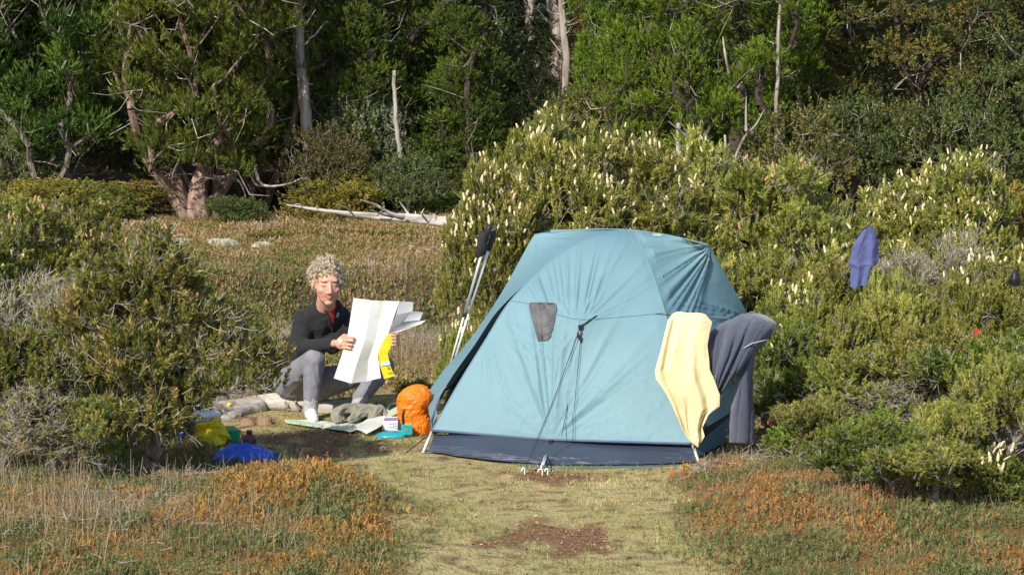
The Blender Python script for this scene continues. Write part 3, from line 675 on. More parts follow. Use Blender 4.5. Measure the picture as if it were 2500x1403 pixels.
# at the forest edge
def dome(seed, R, H, n):
    rng = np.random.default_rng(seed); return plant_arrays(seed, rlumps(rng, R, H, 12, .2, (.3, .42)), n, [(0, 0, 0), (.1, 0, 0), (-.1, 0, 0)], BROAD, 4, .05, .6, .7, lo=.8, cvar=.25, gnarl=.1)
proto('dome0', *dome(420, .6, .8, 420), M['barkdk'], M['leafY']); proto('dome1', *dome(421, .5, .7, 380), M['barkdk'], M['brdG'])
GE = 'bushes along the forest edge'
sh('dome0', 830, 25.6, 415, .85, 'round olive gold bush behind the fallen bleached tree', group=GE, sx=.95)
sh('dome1', 583, 25.3, 480, .72, 'round dark green bush right of the pine trunks', group=GE, sx=.66)
sh('dome1', 330, 26.0, 440, .72, 'dull green bush left of the pine trunks', group=GE, sx=1.0, rot=2, leaf='leafY')
sh('dome0', 230, 25.4, 430, .85, 'pale green bush in the shade under the big dark conifer', group=GE, sx=.9, rot=3, leaf='leafL')
sh('dome1', 60, 25.0, 440, .72, 'green bush at the left edge under the dark conifer', group=GE, sx=1.1, rot=4, leaf='leafY')
sh('dome1', 960, 26.8, 430, .72, 'dark bush above the root end of the fallen tree', group=GE, sx=1.2, rot=1)
sh('dome1', 1080, 26.4, 470, .72, 'small fresh green bush right of the fallen tree', group=GE, sx=.9, rot=5, leaf='leafG')
sh('dome0', 1180, 27.2, 400, .85, 'olive bush in the shade left of the tall flowering shrub', group=GE, sx=1.0, rot=2, leaf='brdO')
HBL = ['left of the old pine trunks', 'just right of the old pine', 'beside the round dark bush', 'under the thin tip of the fallen tree', 'below the left half of the fallen tree', 'below the middle of the fallen tree', 'below the branches of the fallen tree',
       'below the thick end of the fallen tree', 'where fallen tree and flowering shrubs meet', 'at the foot of the old pine', 'in front of the round dark bush']
for i, (px, Y, top) in enumerate([(400, 24.0, 562), (520, 24.3, 568), (640, 24.2, 562), (700, 24.5, 556), (780, 24.3, 562), (860, 24.6, 553), (930, 24.3, 560), (1010, 24.6, 556), (1070, 24.2, 562), (450, 25.0, 555), (560, 24.9, 560)]):
    sh('low%d' % (i % 2), px, Y, top, .5, ('yellow green' if i % 3 == 0 else 'pale green') + ' heath bush at the meadow edge ' + HBL[i], group='low heath bushes along the far edge of the meadow', name='heath_bush', sx=.75, rot=i, leaf='leafA' if i % 3 else 'leafY')

# ------------------------------------------------------------------ trees
def conifer(seed, H, R, nclump, trunks, z0=.5, temps=SPRAY, per=34, rc=(.2, .34), tsc=1.0, cvar=.25, tint0=.42, shape='oval', maxr=.2, twigs=900, up=1.0, bark='barkred', leaf='conP', key=None, rtip=.006, crz=1.2, gn=.16):
    rng = np.random.default_rng(seed); C = []
    tries = 0
    while len(C) < nclump and tries < 20000:
        tries += 1
        z = rng.uniform(z0, H); f = (z - z0) / (H - z0)
        env = {'oval': math.sin(math.pi * min(1, f * .8 + .16)) ** .7, 'cone': (1 - f) ** .8 * .95 + .05, 'col': min(1, .55 + f * 1.2) * (1 - max(0, f - .6) / .4) ** .6 + .05}[shape] * R
        a = rng.random() * 6.283; q = env * math.sqrt(rng.uniform(.25, 1)); r = rng.uniform(*rc) * (.6 if shape == 'cone' and f > .7 else 1)
        p = np.array([math.cos(a) * q, math.sin(a) * q, z])
        if any(np.linalg.norm((p - c[0]) * [1, 1, .7]) < .78 * (r + c[1]) * .62 for c in C): continue
        C.append((p, r))
    cen = np.array([c[0] for c in C]); cr_ = np.array([c[1] for c in C]); n = len(C)
    PA, par, rr, ti = skeleton(np.array(trunks, float), cen, rng, .4, gn, .16, rtip, .52, maxr)
    for i in range(len(PA)):                                              # thicken low trunk
        pass
    stem = skel_mesh(PA, par, rr, 6)
    m = n * per; ci = np.repeat(np.arange(n), per); d = rng.normal(0, 1, (m, 3)); d /= np.linalg.norm(d, axis=1, keepdims=True)
    d[:, 2] = np.where(d[:, 2] < -.25, -d[:, 2] * .6, d[:, 2]); rad = rng.uniform(.55, 1.05, (m, 1))
    rad *= (.75 + .5 * vn(d[:, 0] * 2.5 + ci * 3.1, d[:, 2] * 2.5 + d[:, 1], seed)[:, None])
    pos = cen[ci] + d * rad * cr_[ci][:, None] * np.array([1, 1, crz])
    dirs = d * .7 + np.array([0, 0, up]) * .7 + rng.normal(0, .3, (m, 3))
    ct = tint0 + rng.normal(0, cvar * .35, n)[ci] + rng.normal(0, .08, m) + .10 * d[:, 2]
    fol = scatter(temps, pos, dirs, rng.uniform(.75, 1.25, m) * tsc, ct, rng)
    tw = None
    if twigs:
        idx = rng.choice(np.nonzero(par >= 0)[0], twigs); A = PA[idx]; dd = rng.normal(0, 1, (twigs, 3)) + np.array([0, 0, .2]); dd /= np.linalg.norm(dd, axis=1, keepdims=True)
        Ln = rng.uniform(.10, .32, (twigs, 1)); B = A + dd * Ln; e = dd + rng.normal(0, .5, dd.shape) + np.array([0, 0, .4]); Cc = B + e / np.linalg.norm(e, axis=1, keepdims=True) * Ln * .8
        r0 = rng.uniform(.003, .008, twigs); tw = cat_([tubes(A, B, r0, r0 * .8, 4), tubes(B, Cc, r0 * .8, r0 * .3, 4)])
    dct = {'trunk': mesh_np('trunk', stem[0], stem[1]), 'crown': mesh_np('crown', *fol)}
    dct['trunk'].materials.append(M[bark]); dct['crown'].materials.append(M[leaf])
    if tw is not None: dct['dead_twigs'] = mesh_np('dead_twigs', tw[0], tw[1]); dct['dead_twigs'].materials.append(M['snag'])
    PROTO[key] = (dct, None)

conifer(501, 5.0, 1.15, 150, [(0, 0, 0)], z0=.75, per=72, rc=(.15, .28), tsc=1.1, crz=1.5, key='darkpine', leaf='conB', bark='bark', shape='col', maxr=.09, twigs=350, cvar=.35)
conifer(502, 4.4, 1.0, 230, [(-.12, 0, 0), (.05, .02, 0), (.12, .05, 0), (0, -.02, 0)], z0=.50, per=56, rc=(.12, .21), tsc=.85, key='pencil', leaf='conP', shape='col', maxr=.06, twigs=300, crz=1.5)
conifer(503, 4.6, .42, 80, [(0, 0, 0)], z0=.2, per=56, rc=(.10, .18), tsc=.7, key='slim', leaf='conB', shape='cone', maxr=.03, gn=.06, twigs=60, cvar=.2, crz=1.6, bark='barkdk')
conifer(504, 4.8, .92, 150, [(0, 0, 0)], z0=.75, per=72, rc=(.13, .25), tsc=.8, crz=1.5, key='bright', leaf='conB', shape='col', maxr=.06, twigs=160, bark='barkdk')
for i in range(3):
    conifer(510 + i, 4.6, .85, 80, [(0, 0, 0)], z0=.3, per=50, rc=(.16, .28), tsc=.9, key='con%d' % i, leaf='conD', shape=['cone', 'col', 'oval'][i], maxr=.06, twigs=260, bark='barkdk')
for i in range(4):
    conifer(520 + i, 4.4, 1.0, 90, [(0, 0, 0)], z0=.25, temps=BROAD, per=48, rc=(.18, .34), tsc=.8, key='brd%d' % i, leaf='brdG', shape=['oval', 'col', 'oval', 'cone'][i], maxr=.05, twigs=260, bark='bark', up=.5, cvar=.35, crz=.9)
conifer(530, 4.8, 1.7, 210, [(0, 0, 0)], z0=.2, temps=BROAD, per=50, rc=(.18, .36), tsc=.75, key='beech', leaf='brdO', shape='oval', maxr=.08, twigs=300, bark='barkdk', up=.4, cvar=.4, crz=.8)
for i in range(3):
    rng = np.random.default_rng(540 + i)
    a = plant_arrays(545 + i, rlumps(rng, .6, 1.1, 10), 330, [(0, 0, 0), (.1, 0, 0)], BROAD, 5, .06, .6, .7, lo=.7, cvar=.3, twigs=300)
    proto('under%d' % i, *a, M['bark'], M['brdG'])
def tree(key, px, Y, label, s=1, sz=None, rot=0, leaf=None, name='tree', group=None, dz=-.05, tilt=0):
    return plant(key, name, label, 'tree', GX(px, Y), Y, s, sz or s, rot, group, leaf, dz=dz, tilt=tilt)
tree('darkpine', 130, 26.4, 'big dark conifer with bright green drooping sprays filling the upper left corner', .88, 1.0, leaf='conD', name='conifer', dz=-.1)
tree('pencil', 490, 25.9, 'broad old pine with several crooked trunks standing left of the middle behind the meadow', .98, 1.0, name='pine_tree', leaf='conP')
tree('pencil', 628, 26.7, 'pine whose dense crown hangs right of the crooked pine trunks', .72, .95, rot=2.5, name='pine_tree', leaf='conP')
tree('slim', 1530, 26.2, 'slender light green conifer pointing up behind the tent peak', .95, .98, name='conifer')
tree('slim', 1462, 27.6, 'slim green conifer half hidden left of the slender one', .9, 1.1, rot=2, name='conifer', leaf='conB')
tree('bright', 1790, 25.6, 'broad bright green conifer with dark forked trunk right of the tent peak', .98, 1.0, name='conifer')
tree('con1', 1960, 26.8, 'green conifer of hanging sprays joined to the right side of the bright one', .75, .9, rot=2, name='conifer', leaf='conP')
tree('beech', 2250, 26.6, 'huge dense bronze green beech covering the upper right of the forest', .88, .95, name='beech_tree')
tree('beech', 2570, 25.8, 'dark green beech cut by the right picture edge', .75, .9, rot=2, name='beech_tree', leaf='brdG')
tree('beech', 2080, 29.5, 'shaded beech between the bright conifer and the bronze one', .7, .95, rot=4, name='beech_tree', leaf='brdG')
tree('brd0', 915, 28.4, 'feathery green tree behind the fallen bleached tree', .8, .9, rot=1, name='forest_tree')
tree('brd1', 1065, 29.2, 'bushy mid green tree behind the short bleached stub', .8, .9, rot=2, name='forest_tree')
tree('brd2', 1165, 28.8, 'dark green tree left of the tall dead trunks', .75, .9, rot=3, name='forest_tree')
tree('brd3', 1330, 28.4, 'green tree in front of the foot of the tall dead trunks', .6, .48, rot=4, name='forest_tree')
tree('brd0', 1440, 28.2, 'rust orange leaved young tree beside the slender conifer', .42, .5, rot=5, leaf='brdR', name='forest_tree')
tree('con0', 850, 28.2, 'olive conifer right of the thick grey trunk', .8, 1, rot=1, name='conifer', leaf='conP')
tree('under0', 875, 27.0, 'silvery leaved small tree below the feathery green one', 1.0, 1.35, rot=1, leaf='silver', name='small_tree')
tree('under2', 795, 25.9, 'dark green sapling hiding the foot of the thick grey trunk', .75, .95, rot=3, leaf='brdO', name='small_tree')
tree('under0', 1000, 25.9, 'dark green sapling hiding the foot of the short bleached stub', .8, .68, rot=4, leaf='brdG', name='small_tree')
tree('under1', 1070, 27.4, 'fresh green sapling right of the short bleached stub', .8, .8, rot=1, leaf='leafG', name='small_tree')
tree('slim', 880, 26.9, 'slim dark green conifer left of the thin white dead stem', 1.1, .95, rot=3, leaf='conP', name='conifer')
tree('slim', 1050, 27.6, 'slim dark green conifer right of the short bleached stub', 1.2, .9, rot=4, leaf='conP', name='conifer')
tree('slim', 1140, 27.0, 'slim conifer midway between the short bleached stub and the tall dead trunks', 1.1, .8, rot=5, leaf='conD', name='conifer')
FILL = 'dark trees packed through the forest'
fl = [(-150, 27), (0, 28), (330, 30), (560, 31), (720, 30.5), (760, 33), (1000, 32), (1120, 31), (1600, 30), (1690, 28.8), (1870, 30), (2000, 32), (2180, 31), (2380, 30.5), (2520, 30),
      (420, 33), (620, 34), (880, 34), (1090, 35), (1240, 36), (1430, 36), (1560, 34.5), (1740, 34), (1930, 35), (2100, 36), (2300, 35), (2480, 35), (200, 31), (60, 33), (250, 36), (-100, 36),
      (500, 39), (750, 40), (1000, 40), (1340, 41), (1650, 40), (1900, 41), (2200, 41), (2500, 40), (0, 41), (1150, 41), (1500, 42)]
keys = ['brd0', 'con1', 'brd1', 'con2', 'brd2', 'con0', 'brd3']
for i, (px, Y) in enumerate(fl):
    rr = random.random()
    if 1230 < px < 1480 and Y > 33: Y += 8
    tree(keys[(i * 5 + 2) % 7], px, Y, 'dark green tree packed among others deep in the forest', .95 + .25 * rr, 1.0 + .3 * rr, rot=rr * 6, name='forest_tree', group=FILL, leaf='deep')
UGL = ['at the left picture edge', 'below the big left conifer', 'between the left conifer and the old pine', 'right behind the old pine crown', 'beside the thick grey trunk', 'right of the thick grey trunk', 'behind the short bleached stub', 'right of the short bleached stub',
       'above the root end of the fallen tree', 'left below the tall dead trunks', 'directly below the tall dead trunks', 'right below the tall dead trunks', 'between the slender conifer and the bright one', 'left under the bright conifer', 'right under the bright conifer', 'right of the hanging sprays of the bright conifer',
       'in the gap between bright conifer and beech', 'under the left half of the bronze beech', 'under the middle of the bronze beech', 'under the right half of the bronze beech', 'nearest in the gap left of the beech', 'nearest behind the olive shrubs with apricot tips']
UG = 'undergrowth saplings at the foot of the forest'
for i, (px, Y) in enumerate([(40, 26.6), (140, 27.2), (370, 28.2), (640, 28.6), (740, 27.8), (800, 28.2), (980, 28.6), (1130, 28), (1180, 29), (1290, 28), (1380, 27.6), (1480, 27.4), (1600, 27.8), (1680, 27.2), (1900, 27.8), (2010, 27.5), (2090, 27.1), (2200, 26.0), (2330, 25.4), (2450, 25.6), (2060, 25.6), (1950, 25.0)]):
    rr = random.random()
    tree('under%d' % (i % 3), px, Y, ['leafy green', 'bronze green', 'dull green', 'brownish green'][i % 4] + ' sapling in the undergrowth ' + UGL[i], .9 + .3 * rr, .9 + .5 * rr, rot=rr * 6, name='sapling', group=UG, leaf=['brdG', 'brdO', 'brdG', 'brdO'][i % 4])

# trunks, snags, fallen trees
def ridges(seed, k=9, amp=.16):
    r = np.random.default_rng(seed); ph = r.random(4) * 6
    return lambda a, i: 1 + amp * (.5 * np.sin(a * 3 + ph[0] + i * .25) + .35 * np.sin(a * k + ph[1] + i * .18) + .3 * np.sin(a * (k * 2 + 1) + ph[2] - i * .3))
def snag(name, label, px, Y, top, r0, r1, lean=(0, 0), nb=0, bl=.5, seed=1, m='snag', group=None, bare=None, base=None):
    rng = np.random.default_rng(seed); x = GX(px, Y); z = zg(x, Y) - .1; H = P(px, top, Y)[2] - z
    t = thing(name, (x, Y, z), label, 'dead tree' if 'dead' in label or 'bleached' in label else 'tree', group)
    n = 24; f = np.linspace(0, 1, n); wob = np.cumsum(rng.normal(0, .012, (n, 2)), 0) * H / 3
    pts = np.stack([x + lean[0] * f + wob[:, 0], Y + lean[1] * f + wob[:, 1], z + H * f], 1)
    rad = r0 + (r1 - r0) * f + r0 * .5 * np.exp(-f * 14)
    V, F = tube_path(pts, rad, 18, True, ridges(seed)); part('trunk', V, F, M[m], t)
    for b_ in range(nb):
        i = rng.integers(6, n - 1); a = rng.random() * 6.283; l = bl * rng.uniform(.4, 1.1); d = np.array([math.cos(a), math.sin(a) * .6, rng.uniform(-.1, .7)])
        s = np.linspace(0, 1, 6)[:, None]; q = pts[i] + d * l * s + np.array([0, 0, .35 * l]) * s ** 2 + np.vstack([np.zeros(3), rng.normal(0, .03 * l, (5, 3))])
        V, F = tube_path(q, np.linspace(rad[i] * .32, .003, 6), 5); part('branch', V, F, M[m], t)
    return t
DG = 'dead trunks in the forest'
snag('dead_tree', 'tallest pale dead trunk with many bare curled side branches above the tent', 1372, 28.3, -120, .085, .065, (-.12, 0), 30, .34, 3, group=DG)
snag('dead_tree', 'second pale dead trunk joined close to the right of the tallest one', 1384, 28.0, -60, .050, .035, (-.08, 0), 14, .28, 14, group=DG)
snag('dead_tree', 'thin grey dead trunk left of the pair of tall pale dead trunks', 1330, 28.9, -60, .045, .035, (-.12, 0), 10, .25, 5, group=DG)
snag('dead_tree', 'slender bare dead trunk leaning right beside the slim conifers', 1424, 28.0, -60, .042, .032, (.10, 0), 6, .2, 6, group=DG)
snag('dead_tree', 'short bleached stub of a dead trunk standing alone in the forest middle', 993, 26.4, 172, .034, .018, (-.05, 0), 7, .12, 7, group=DG)
snag('tree_trunk', 'thick grey living trunk rising straight between the pine and the feathery tree', 773, 26.2, -80, .065, .055, (-.09, 0), 5, .4, 8, m='snag')
snag('dead_tree', 'thin white dead stem high up above the feathery green tree', 918, 27.0, -60, .03, .026, (.0, 0), 3, .2, 9, group=DG)
snag('dead_tree', 'pale short dead stem behind the flowering shrubs left of the bright conifer', 1658, 25.3, 300, .03, .022, (0, 0), 3, .25, 10, group=DG)
snag('dead_tree', 'thin pale dead stem inside the right half of the bright conifer', 1893, 25.0, -20, .022, .018, (.0, 0), 4, .2, 12, group=DG)
# heavy trunks of the old pine
def heavy(px0, Y, pts_px, rads, seed, label=None, par=None, name='trunk', m='barkred', sides=26, amp=.2):
    pts = np.array([P(a, b, y) for a, b, y in pts_px]); pts = cr(pts, 26); r = np.interp(np.linspace(0, 1, 26), np.linspace(0, 1, len(rads)), rads)
    V, F = tube_path(pts, r, sides, True, ridges(seed, 11, amp)); return part(name, V, F, M[m], par)
x = GX(465, 26.0); pt = thing('tree_trunk', (x, 26.0, zg(x, 26.0)), 'two thick reddish stringy trunks fused at the foot of the old pine', 'trunk')
heavy(0, 26, [(455, 560, 26.0), (450, 530, 26), (440, 490, 26), (428, 450, 26), (415, 400, 26.1), (400, 340, 26.2)], [.15, .115, .095, .09, .075, .05], 31, par=pt)
heavy(0, 26, [(482, 572, 25.9), (484, 530, 25.9), (484, 490, 25.95), (492, 440, 26), (520, 370, 26.2), (560, 290, 26.4), (570, 200, 26.5)], [.15, .12, .10, .09, .07, .06, .05], 32, par=pt)
heavy(0, 26, [(505, 560, 26.1), (512, 500, 26.1), (530, 440, 26.2), (548, 380, 26.3), (556, 300, 26.4), (540, 120, 26.5)], [.10, .09, .08, .07, .06, .03], 33, par=pt)
heavy(0, 26, [(470, 560, 25.9), (420, 552, 25.7), (370, 550, 25.5), (345, 556, 25.3)], [.07, .045, .03, .015], 34, par=pt, name='root')
for i, q in enumerate([[(430, 440, 26), (400, 455, 25.9), (360, 455, 25.8), (290, 445, 25.6)], [(560, 300, 26.3), (600, 320, 26.0), (640, 340, 25.8)], [(550, 380, 26.2), (600, 410, 25.9), (625, 450, 25.8), (660, 455, 25.7)],
                       [(520, 430, 26), (580, 440, 25.8), (600, 480, 25.7)], [(560, 220, 26.4), (500, 250, 26), (450, 235, 25.8)], [(560, 90, 26.4), (575, 50, 26), (560, 20, 25.9)], [(410, 370, 26.1), (380, 330, 25.8), (340, 300, 25.6)],
                       [(620, 400, 25.9), (640, 450, 25.7), (700, 450, 25.6), (745, 430, 25.6)], [(500, 330, 26.1), (480, 290, 25.7), (500, 240, 25.6)], [(470, 400, 26.0), (500, 405, 25.6), (515, 370, 25.6)]]):
    heavy(0, 26, q, [.02, .012, .005], 40 + i, par=pt, name='limb', m='snag', sides=8, amp=.1)
# limbs of the bright conifer
x = GX(1800, 25.2); pt = thing('tree_trunk', (x, 25.2, zg(x, 25.2)), 'dark curved trunk and pale bare limbs in the lower crown of the bright conifer', 'trunk')
heavy(0, 26, [(1785, 520, 25.2), (1790, 400, 25.2), (1800, 330, 25.25), (1812, 250, 25.3), (1810, 150, 25.4)], [.09, .08, .075, .07, .05], 51, par=pt, m='barkdk')
for i, q in enumerate([[(1790, 400, 25.0), (1815, 340, 24.9), (1845, 305, 24.8), (1866, 268, 24.8)], [(1690, 345, 25), (1660, 320, 24.9), (1632, 296, 24.8)], [(1775, 420, 24.9), (1770, 330, 24.9), (1776, 390, 24.9)], [(1822, 320, 24.8), (1821, 280, 24.8), (1822, 235, 24.8)], [(1780, 180, 24.9), (1770, 130, 24.8), (1765, 90, 24.9)], [(1960, 350, 25), (1975, 390, 25), (1985, 430, 25)]]):
    heavy(0, 26, q, [.018, .012, .004], 60 + i, par=pt, name='limb', m='snag', sides=7, amp=.1)
# fallen tree at the meadow edge
def logthing(name, label, spec, m='deadwood', cat='log'):
    pts0 = np.array([P(*q) for q in spec[0][0]]); c = pts0.mean(0); t = thing(name, c, label, cat)
    for nm, (px, rads, sd, sides, amp) in zip(['trunk'] + ['branch'] * 20, spec):
        p = cr(np.array([P(*q) for q in px]), 30); r = np.interp(np.linspace(0, 1, 30), np.linspace(0, 1, len(rads)), rads)
        p[1:-1] += np.random.default_rng(sd).normal(0, r[1:-1, None] * .035, (28, 3))
        V, F = tube_path(p, r, sides, True, ridges(sd, 7, amp)); part(nm, V, F, M[m], t)
    return t
logthing('fallen_tree', 'long bleached fallen tree with broken branches lying at the far edge of the meadow', [
    ([(1150, 545, 23.6), (1090, 542, 23.7), (1000, 533, 23.8), (900, 525, 23.9), (800, 516, 24), (700, 500, 24.1)], [.056, .047, .040, .030, .017, .006], 71, 22, .45),
    ([(985, 530, 23.7), (950, 520, 23.6), (915, 500, 23.5), (880, 488, 23.4)], [.028, .02, .014, .005], 72, 8, .15),
    ([(1000, 528, 23.8), (990, 512, 23.8), (975, 492, 23.8)], [.018, .012, .003], 73, 7, .1),
    ([(960, 530, 23.7), (930, 522, 23.6), (905, 512, 23.5)], [.012, .010, .003], 74, 6, .1),
    ([(1015, 530, 23.8), (1015, 522, 23.8), (1014, 515, 23.8)], [.008, .008, .003], 75, 6, .1), ([(1063, 540, 23.7), (1062, 528, 23.7), (1058, 522, 23.7)], [.012, .012, .006], 76, 6, .1),
    ([(778, 514, 24), (772, 508, 24), (775, 500, 24)], [.008, .006, .002], 77, 6, .1), ([(860, 521, 23.9), (840, 505, 23.8), (815, 498, 23.7)], [.010, .007, .002], 82, 6, .1), ([(920, 526, 23.8), (935, 512, 23.7), (938, 500, 23.7)], [.010, .006, .002], 83, 6, .1), ([(1040, 536, 23.7), (1030, 522, 23.6), (1036, 508, 23.6)], [.012, .007, .002], 84, 6, .1),
    ([(740, 506, 24), (725, 498, 24), (706, 508, 24)], [.006, .006, .002], 78, 6, .1)])
logthing('fallen_branch', 'short bleached branch poking out left of the flowering shrubs above the fallen tree', [([(1215, 452, 24.6), (1180, 446, 24.5), (1150, 443, 24.4), (1130, 440, 24.4)], [.03, .02, .014, .008], 79, 8, .15)], cat='branch')
logthing('fallen_branch', 'thin curved dead twig standing on the meadow behind the bank', [([(690, 680, 21.2), (706, 694, 21.1), (716, 688, 21.1), (728, 688, 21)], [.012, .01, .008, .003], 80, 6, .1)], cat='branch')
# pale cushions on the meadow
for i, (px, py, r, lb) in enumerate([(540, 604, .13, 'white lichen cushion on the meadow below the pine trunks'), (440, 612, .10, 'small white lichen cushion left of the larger one'), (640, 608, .09, 'small white lichen cushion right of the larger one')]):
    Y = 23.3; x = GX(px, Y); a = np.linspace(0, 2 * math.pi, 25)[:-1]; V = [(0, 0, .05)]; F = []
    for j, (q, h) in enumerate([(.4, .045), (.75, .03), (1, -.01)]):
        for k_ in range(24): rr = q * r * (1 + .25 * math.sin(a[k_] * 3 + i)); V.append((math.cos(a[k_]) * rr * 1.3, math.sin(a[k_]) * rr, h + random.uniform(-.008, .008)))
    for k_ in range(24):
        F.append((0, 1 + k_, 1 + (k_ + 1) % 24))
        for j in range(2): F.append((1 + j * 24 + k_, 1 + (j + 1) * 24 + k_, 1 + (j + 1) * 24 + (k_ + 1) % 24, 1 + j * 24 + (k_ + 1) % 24))
    V = np.array(V) + [x, Y, zg(x, Y)]; o = link('lichen_cushion', mesh_py('lichen_cushion', V, F, False), M['lichen']); tag(o, lb, 'lichen', 'lichen cushions')
# ------------------------------------------------------------------ tent
def fabmat(name, c, c2, rough=.45, transl=.12, bump=.12, bs=260, dirt=.25, spec=.45):
    m, nt, b = newmat(name); b.inputs['Roughness'].default_value = rough; b.inputs['Specular IOR Level'].default_value = spec
    tc = N(nt, 'ShaderNodeTexCoord'); n1 = N(nt, 'ShaderNodeTexNoise'); n1.inputs['Scale'].default_value = 3.5; n1.inputs['Detail'].default_value = 7
    nt.links.new(tc.outputs['Object'], n1.inputs['Vector']); r = N(nt, 'ShaderNodeValToRGB'); r.color_ramp.elements[0].position = .35; r.color_ramp.elements[1].position = .65
    r.color_ramp.elements[0].color = (*c2, 1); r.color_ramp.elements[1].color = (*c, 1); nt.links.new(n1.outputs[0], r.inputs[0]); nt.links.new(r.outputs[0], b.inputs['Base Color'])
    n2 = N(nt, 'ShaderNodeTexNoise'); n2.inputs['Scale'].default_value = 30; n2.inputs['Detail'].default_value = 5; n2.inputs['Roughness'].default_value = .6; nt.links.new(tc.outputs['Object'], n2.inputs['Vector'])
    bp = N(nt, 'ShaderNodeBump'); bp.inputs['Strength'].default_value = bump; bp.inputs['Distance'].default_value = .02; nt.links.new(n2.outputs[0], bp.inputs['Height']); nt.links.new(bp.outputs[0], b.inputs['Normal'])
    out = nt.nodes['Material Output']; tr = N(nt, 'ShaderNodeBsdfTranslucent'); mx = N(nt, 'ShaderNodeMixShader'); nt.links.new(r.outputs[0], tr.inputs[0]); mx.inputs[0].default_value = transl
    nt.links.new(b.outputs[0], mx.inputs[1]); nt.links.new(tr.outputs[0], mx.inputs[2]); nt.links.new(mx.outputs[0], out.inputs[0]); return m
M['fly'] = fabmat('pale teal nylon', (.150, .268, .322), (.138, .248, .30), .60, .07, .04, spec=.3)
M['inner'] = fabmat('slate blue nylon', (.043, .056, .088), (.036, .047, .075), .5, .05, .2)
M['gsheet'] = fabmat('groundsheet', (.10, .16, .15), (.08, .12, .11), .4, 0, .2)
M['mesh'] = mat('grey mesh window', (.095, .095, .105), .6, (.045, .045, .05), 18, .4, 90)
M['hem'] = mat('navy hem tape', (.075, .10, .19), .7)
M['black'] = mat('black plastic', (.018, .018, .02), .5)
M['cord'] = mat('dark cord', (.03, .032, .035), .8)
M['silverm'] = mat('silver metal', (.78, .77, .75), .35, (.70, .69, .68), 10, 0, metal=.55)
M['white'] = mat('white', (.80, .80, .80), .5)

def gpt(px, py):  # ground point with terrain
    g = G(px, py); return np.array([g[0], g[1], zg(g[0], g[1])])
A0 = np.array([-.475, 13.72, 0]); B0 = np.array([1.010, 13.36, 0]); TOP = P(1530, 560, 14.5)
tent = thing('tent', (0.4, 14.4, 0), 'pale teal dome tent with grey mesh window and dark blue lower wall', 'tent')
def polecurve(base, pxs):                # 3-D pole arc lying in the vertical plane base->apex
    out = []
    for px, py in pxs:
        k = (px - CX) / FPX; q = 0.
        for _ in range(12):              # X = k * fw(Y,Z): solve the horizontal fraction
            Y = base[1] + q * (TOP[1] - base[1]); X = P(px, py, Y)[0]; q = (X - base[0]) / (TOP[0] - base[0])
            q = min(max(q, -.05), 1)
        out.append(P(px, py, base[1] + q * (TOP[1] - base[1])))
    return np.array(out)
Lc = polecurve(A0, [(1055, 1050), (1120, 935), (1180, 838), (1240, 742), (1310, 668), (1385, 608), (1455, 575), (1530, 560)])
Rc = polecurve(B0, [(1690, 1083), (1673, 985), (1652, 870), (1626, 770), (1602, 692), (1577, 625), (1553, 580), (1530, 560)])
NS, NT = 210, 190
Lg, Rg = cr(Lc, NT), cr(Rc, NT)
s = np.linspace(0, 1, NS)[None, :, None]
Gd = Lg[:, None] * (1 - s) + Rg[:, None] * s
tt = np.linspace(0, 1, NT)[:, None]; ss = s[0, :, 0][None]
bul = np.sin(math.pi * ss) * np.sin(math.pi * np.clip(tt, 0, 1)) ** .8
Gd[..., 1] += -.06 * bul; 
# hem droops to the peg in the middle
hem = np.interp(ss, [0, .45, 1], [0, -.018, 0]) * np.exp(-tt * 9); Gd[..., 2] += hem
X0, Y0 = proj(Gd)
def fan(px, py, ox, oy, k, seed, r0, r1, a0, a1, flip=1, sharp=2.2):
    dx, dy = px - ox, (oy - py) * flip; r = np.hypot(dx, dy); th = np.arctan2(dx, dy)
    n = vn(th * k + 50, np.zeros_like(th) + seed, seed) * .65 + .35 * vn(th * k * 2.3 + 90, r * .004 + seed, seed + 1)
    n = 1 - np.abs(2 * n - 1) ** .8
    w = sm(0, r0, r) * (1 - sm(r0, r1, r)) * sm(a0 - .15, a0 + .1, th) * (1 - sm(a1 - .1, a1 + .15, th)); return n ** sharp * w
d = .026 * fan(X0, Y0, 1345, 1078, 7.0, 3, 90, 520, -.45, .80) + .006 * fan(X0, Y0, 1345, 1078, 16.0, 7, 60, 320, -.9, 1.1)
d += .020 * fan(X0, Y0, 1400, 900, 15, 11, 170, 340, -.55, .28) * sm(800, 720, Y0)
d += .014 * fan(X0, Y0, 1412, 805, 7, 17, 60, 330, .3, 1.2) + .010 * fan(X0, Y0, 1412, 805, 10, 19, 40, 160, -3, -.3)
d += .012 * fan(X0, Y0, 1180, 760, 9, 23, 100, 320, 0.0, 1.2, -1) * sm(760, 830, Y0)
d += .0035 * (1 - np.abs(2 * fbm(X0 / 38, Y0 / 26, 29, 4) - 1)) ** 3 * sm(820, 980, Y0) + .004 * (fbm(X0 / 60, Y0 / 80, 30, 4) - .5)
d += .0005 * (1 - np.abs(2 * fbm(X0 / 20, Y0 / 20, 37, 3) - 1)) ** 2
g_ = np.hypot(X0 - 1415, Y0 - 800); d += .05 * np.exp(-g_ / 45)
edge = np.minimum(1, np.minimum(ss, 1 - ss) * 14) * np.minimum(1, (1 - tt) * 14)
nrm = gnormal(Gd); nrm *= np.sign(-(nrm[..., 1:2])); FRONT = Gd + nrm * (d * edge)[..., None]
fp = part('front_panel', FRONT.reshape(-1, 3), gridF(NT, NS), M['fly'], tent)
bvhF = BVHTree.FromPolygons([tuple(v) for v in FRONT.reshape(-1, 3)], [tuple(int(i) for i in f) for f in gridF(NT, NS)])
CAM = Vector((0, 0, CAMH))
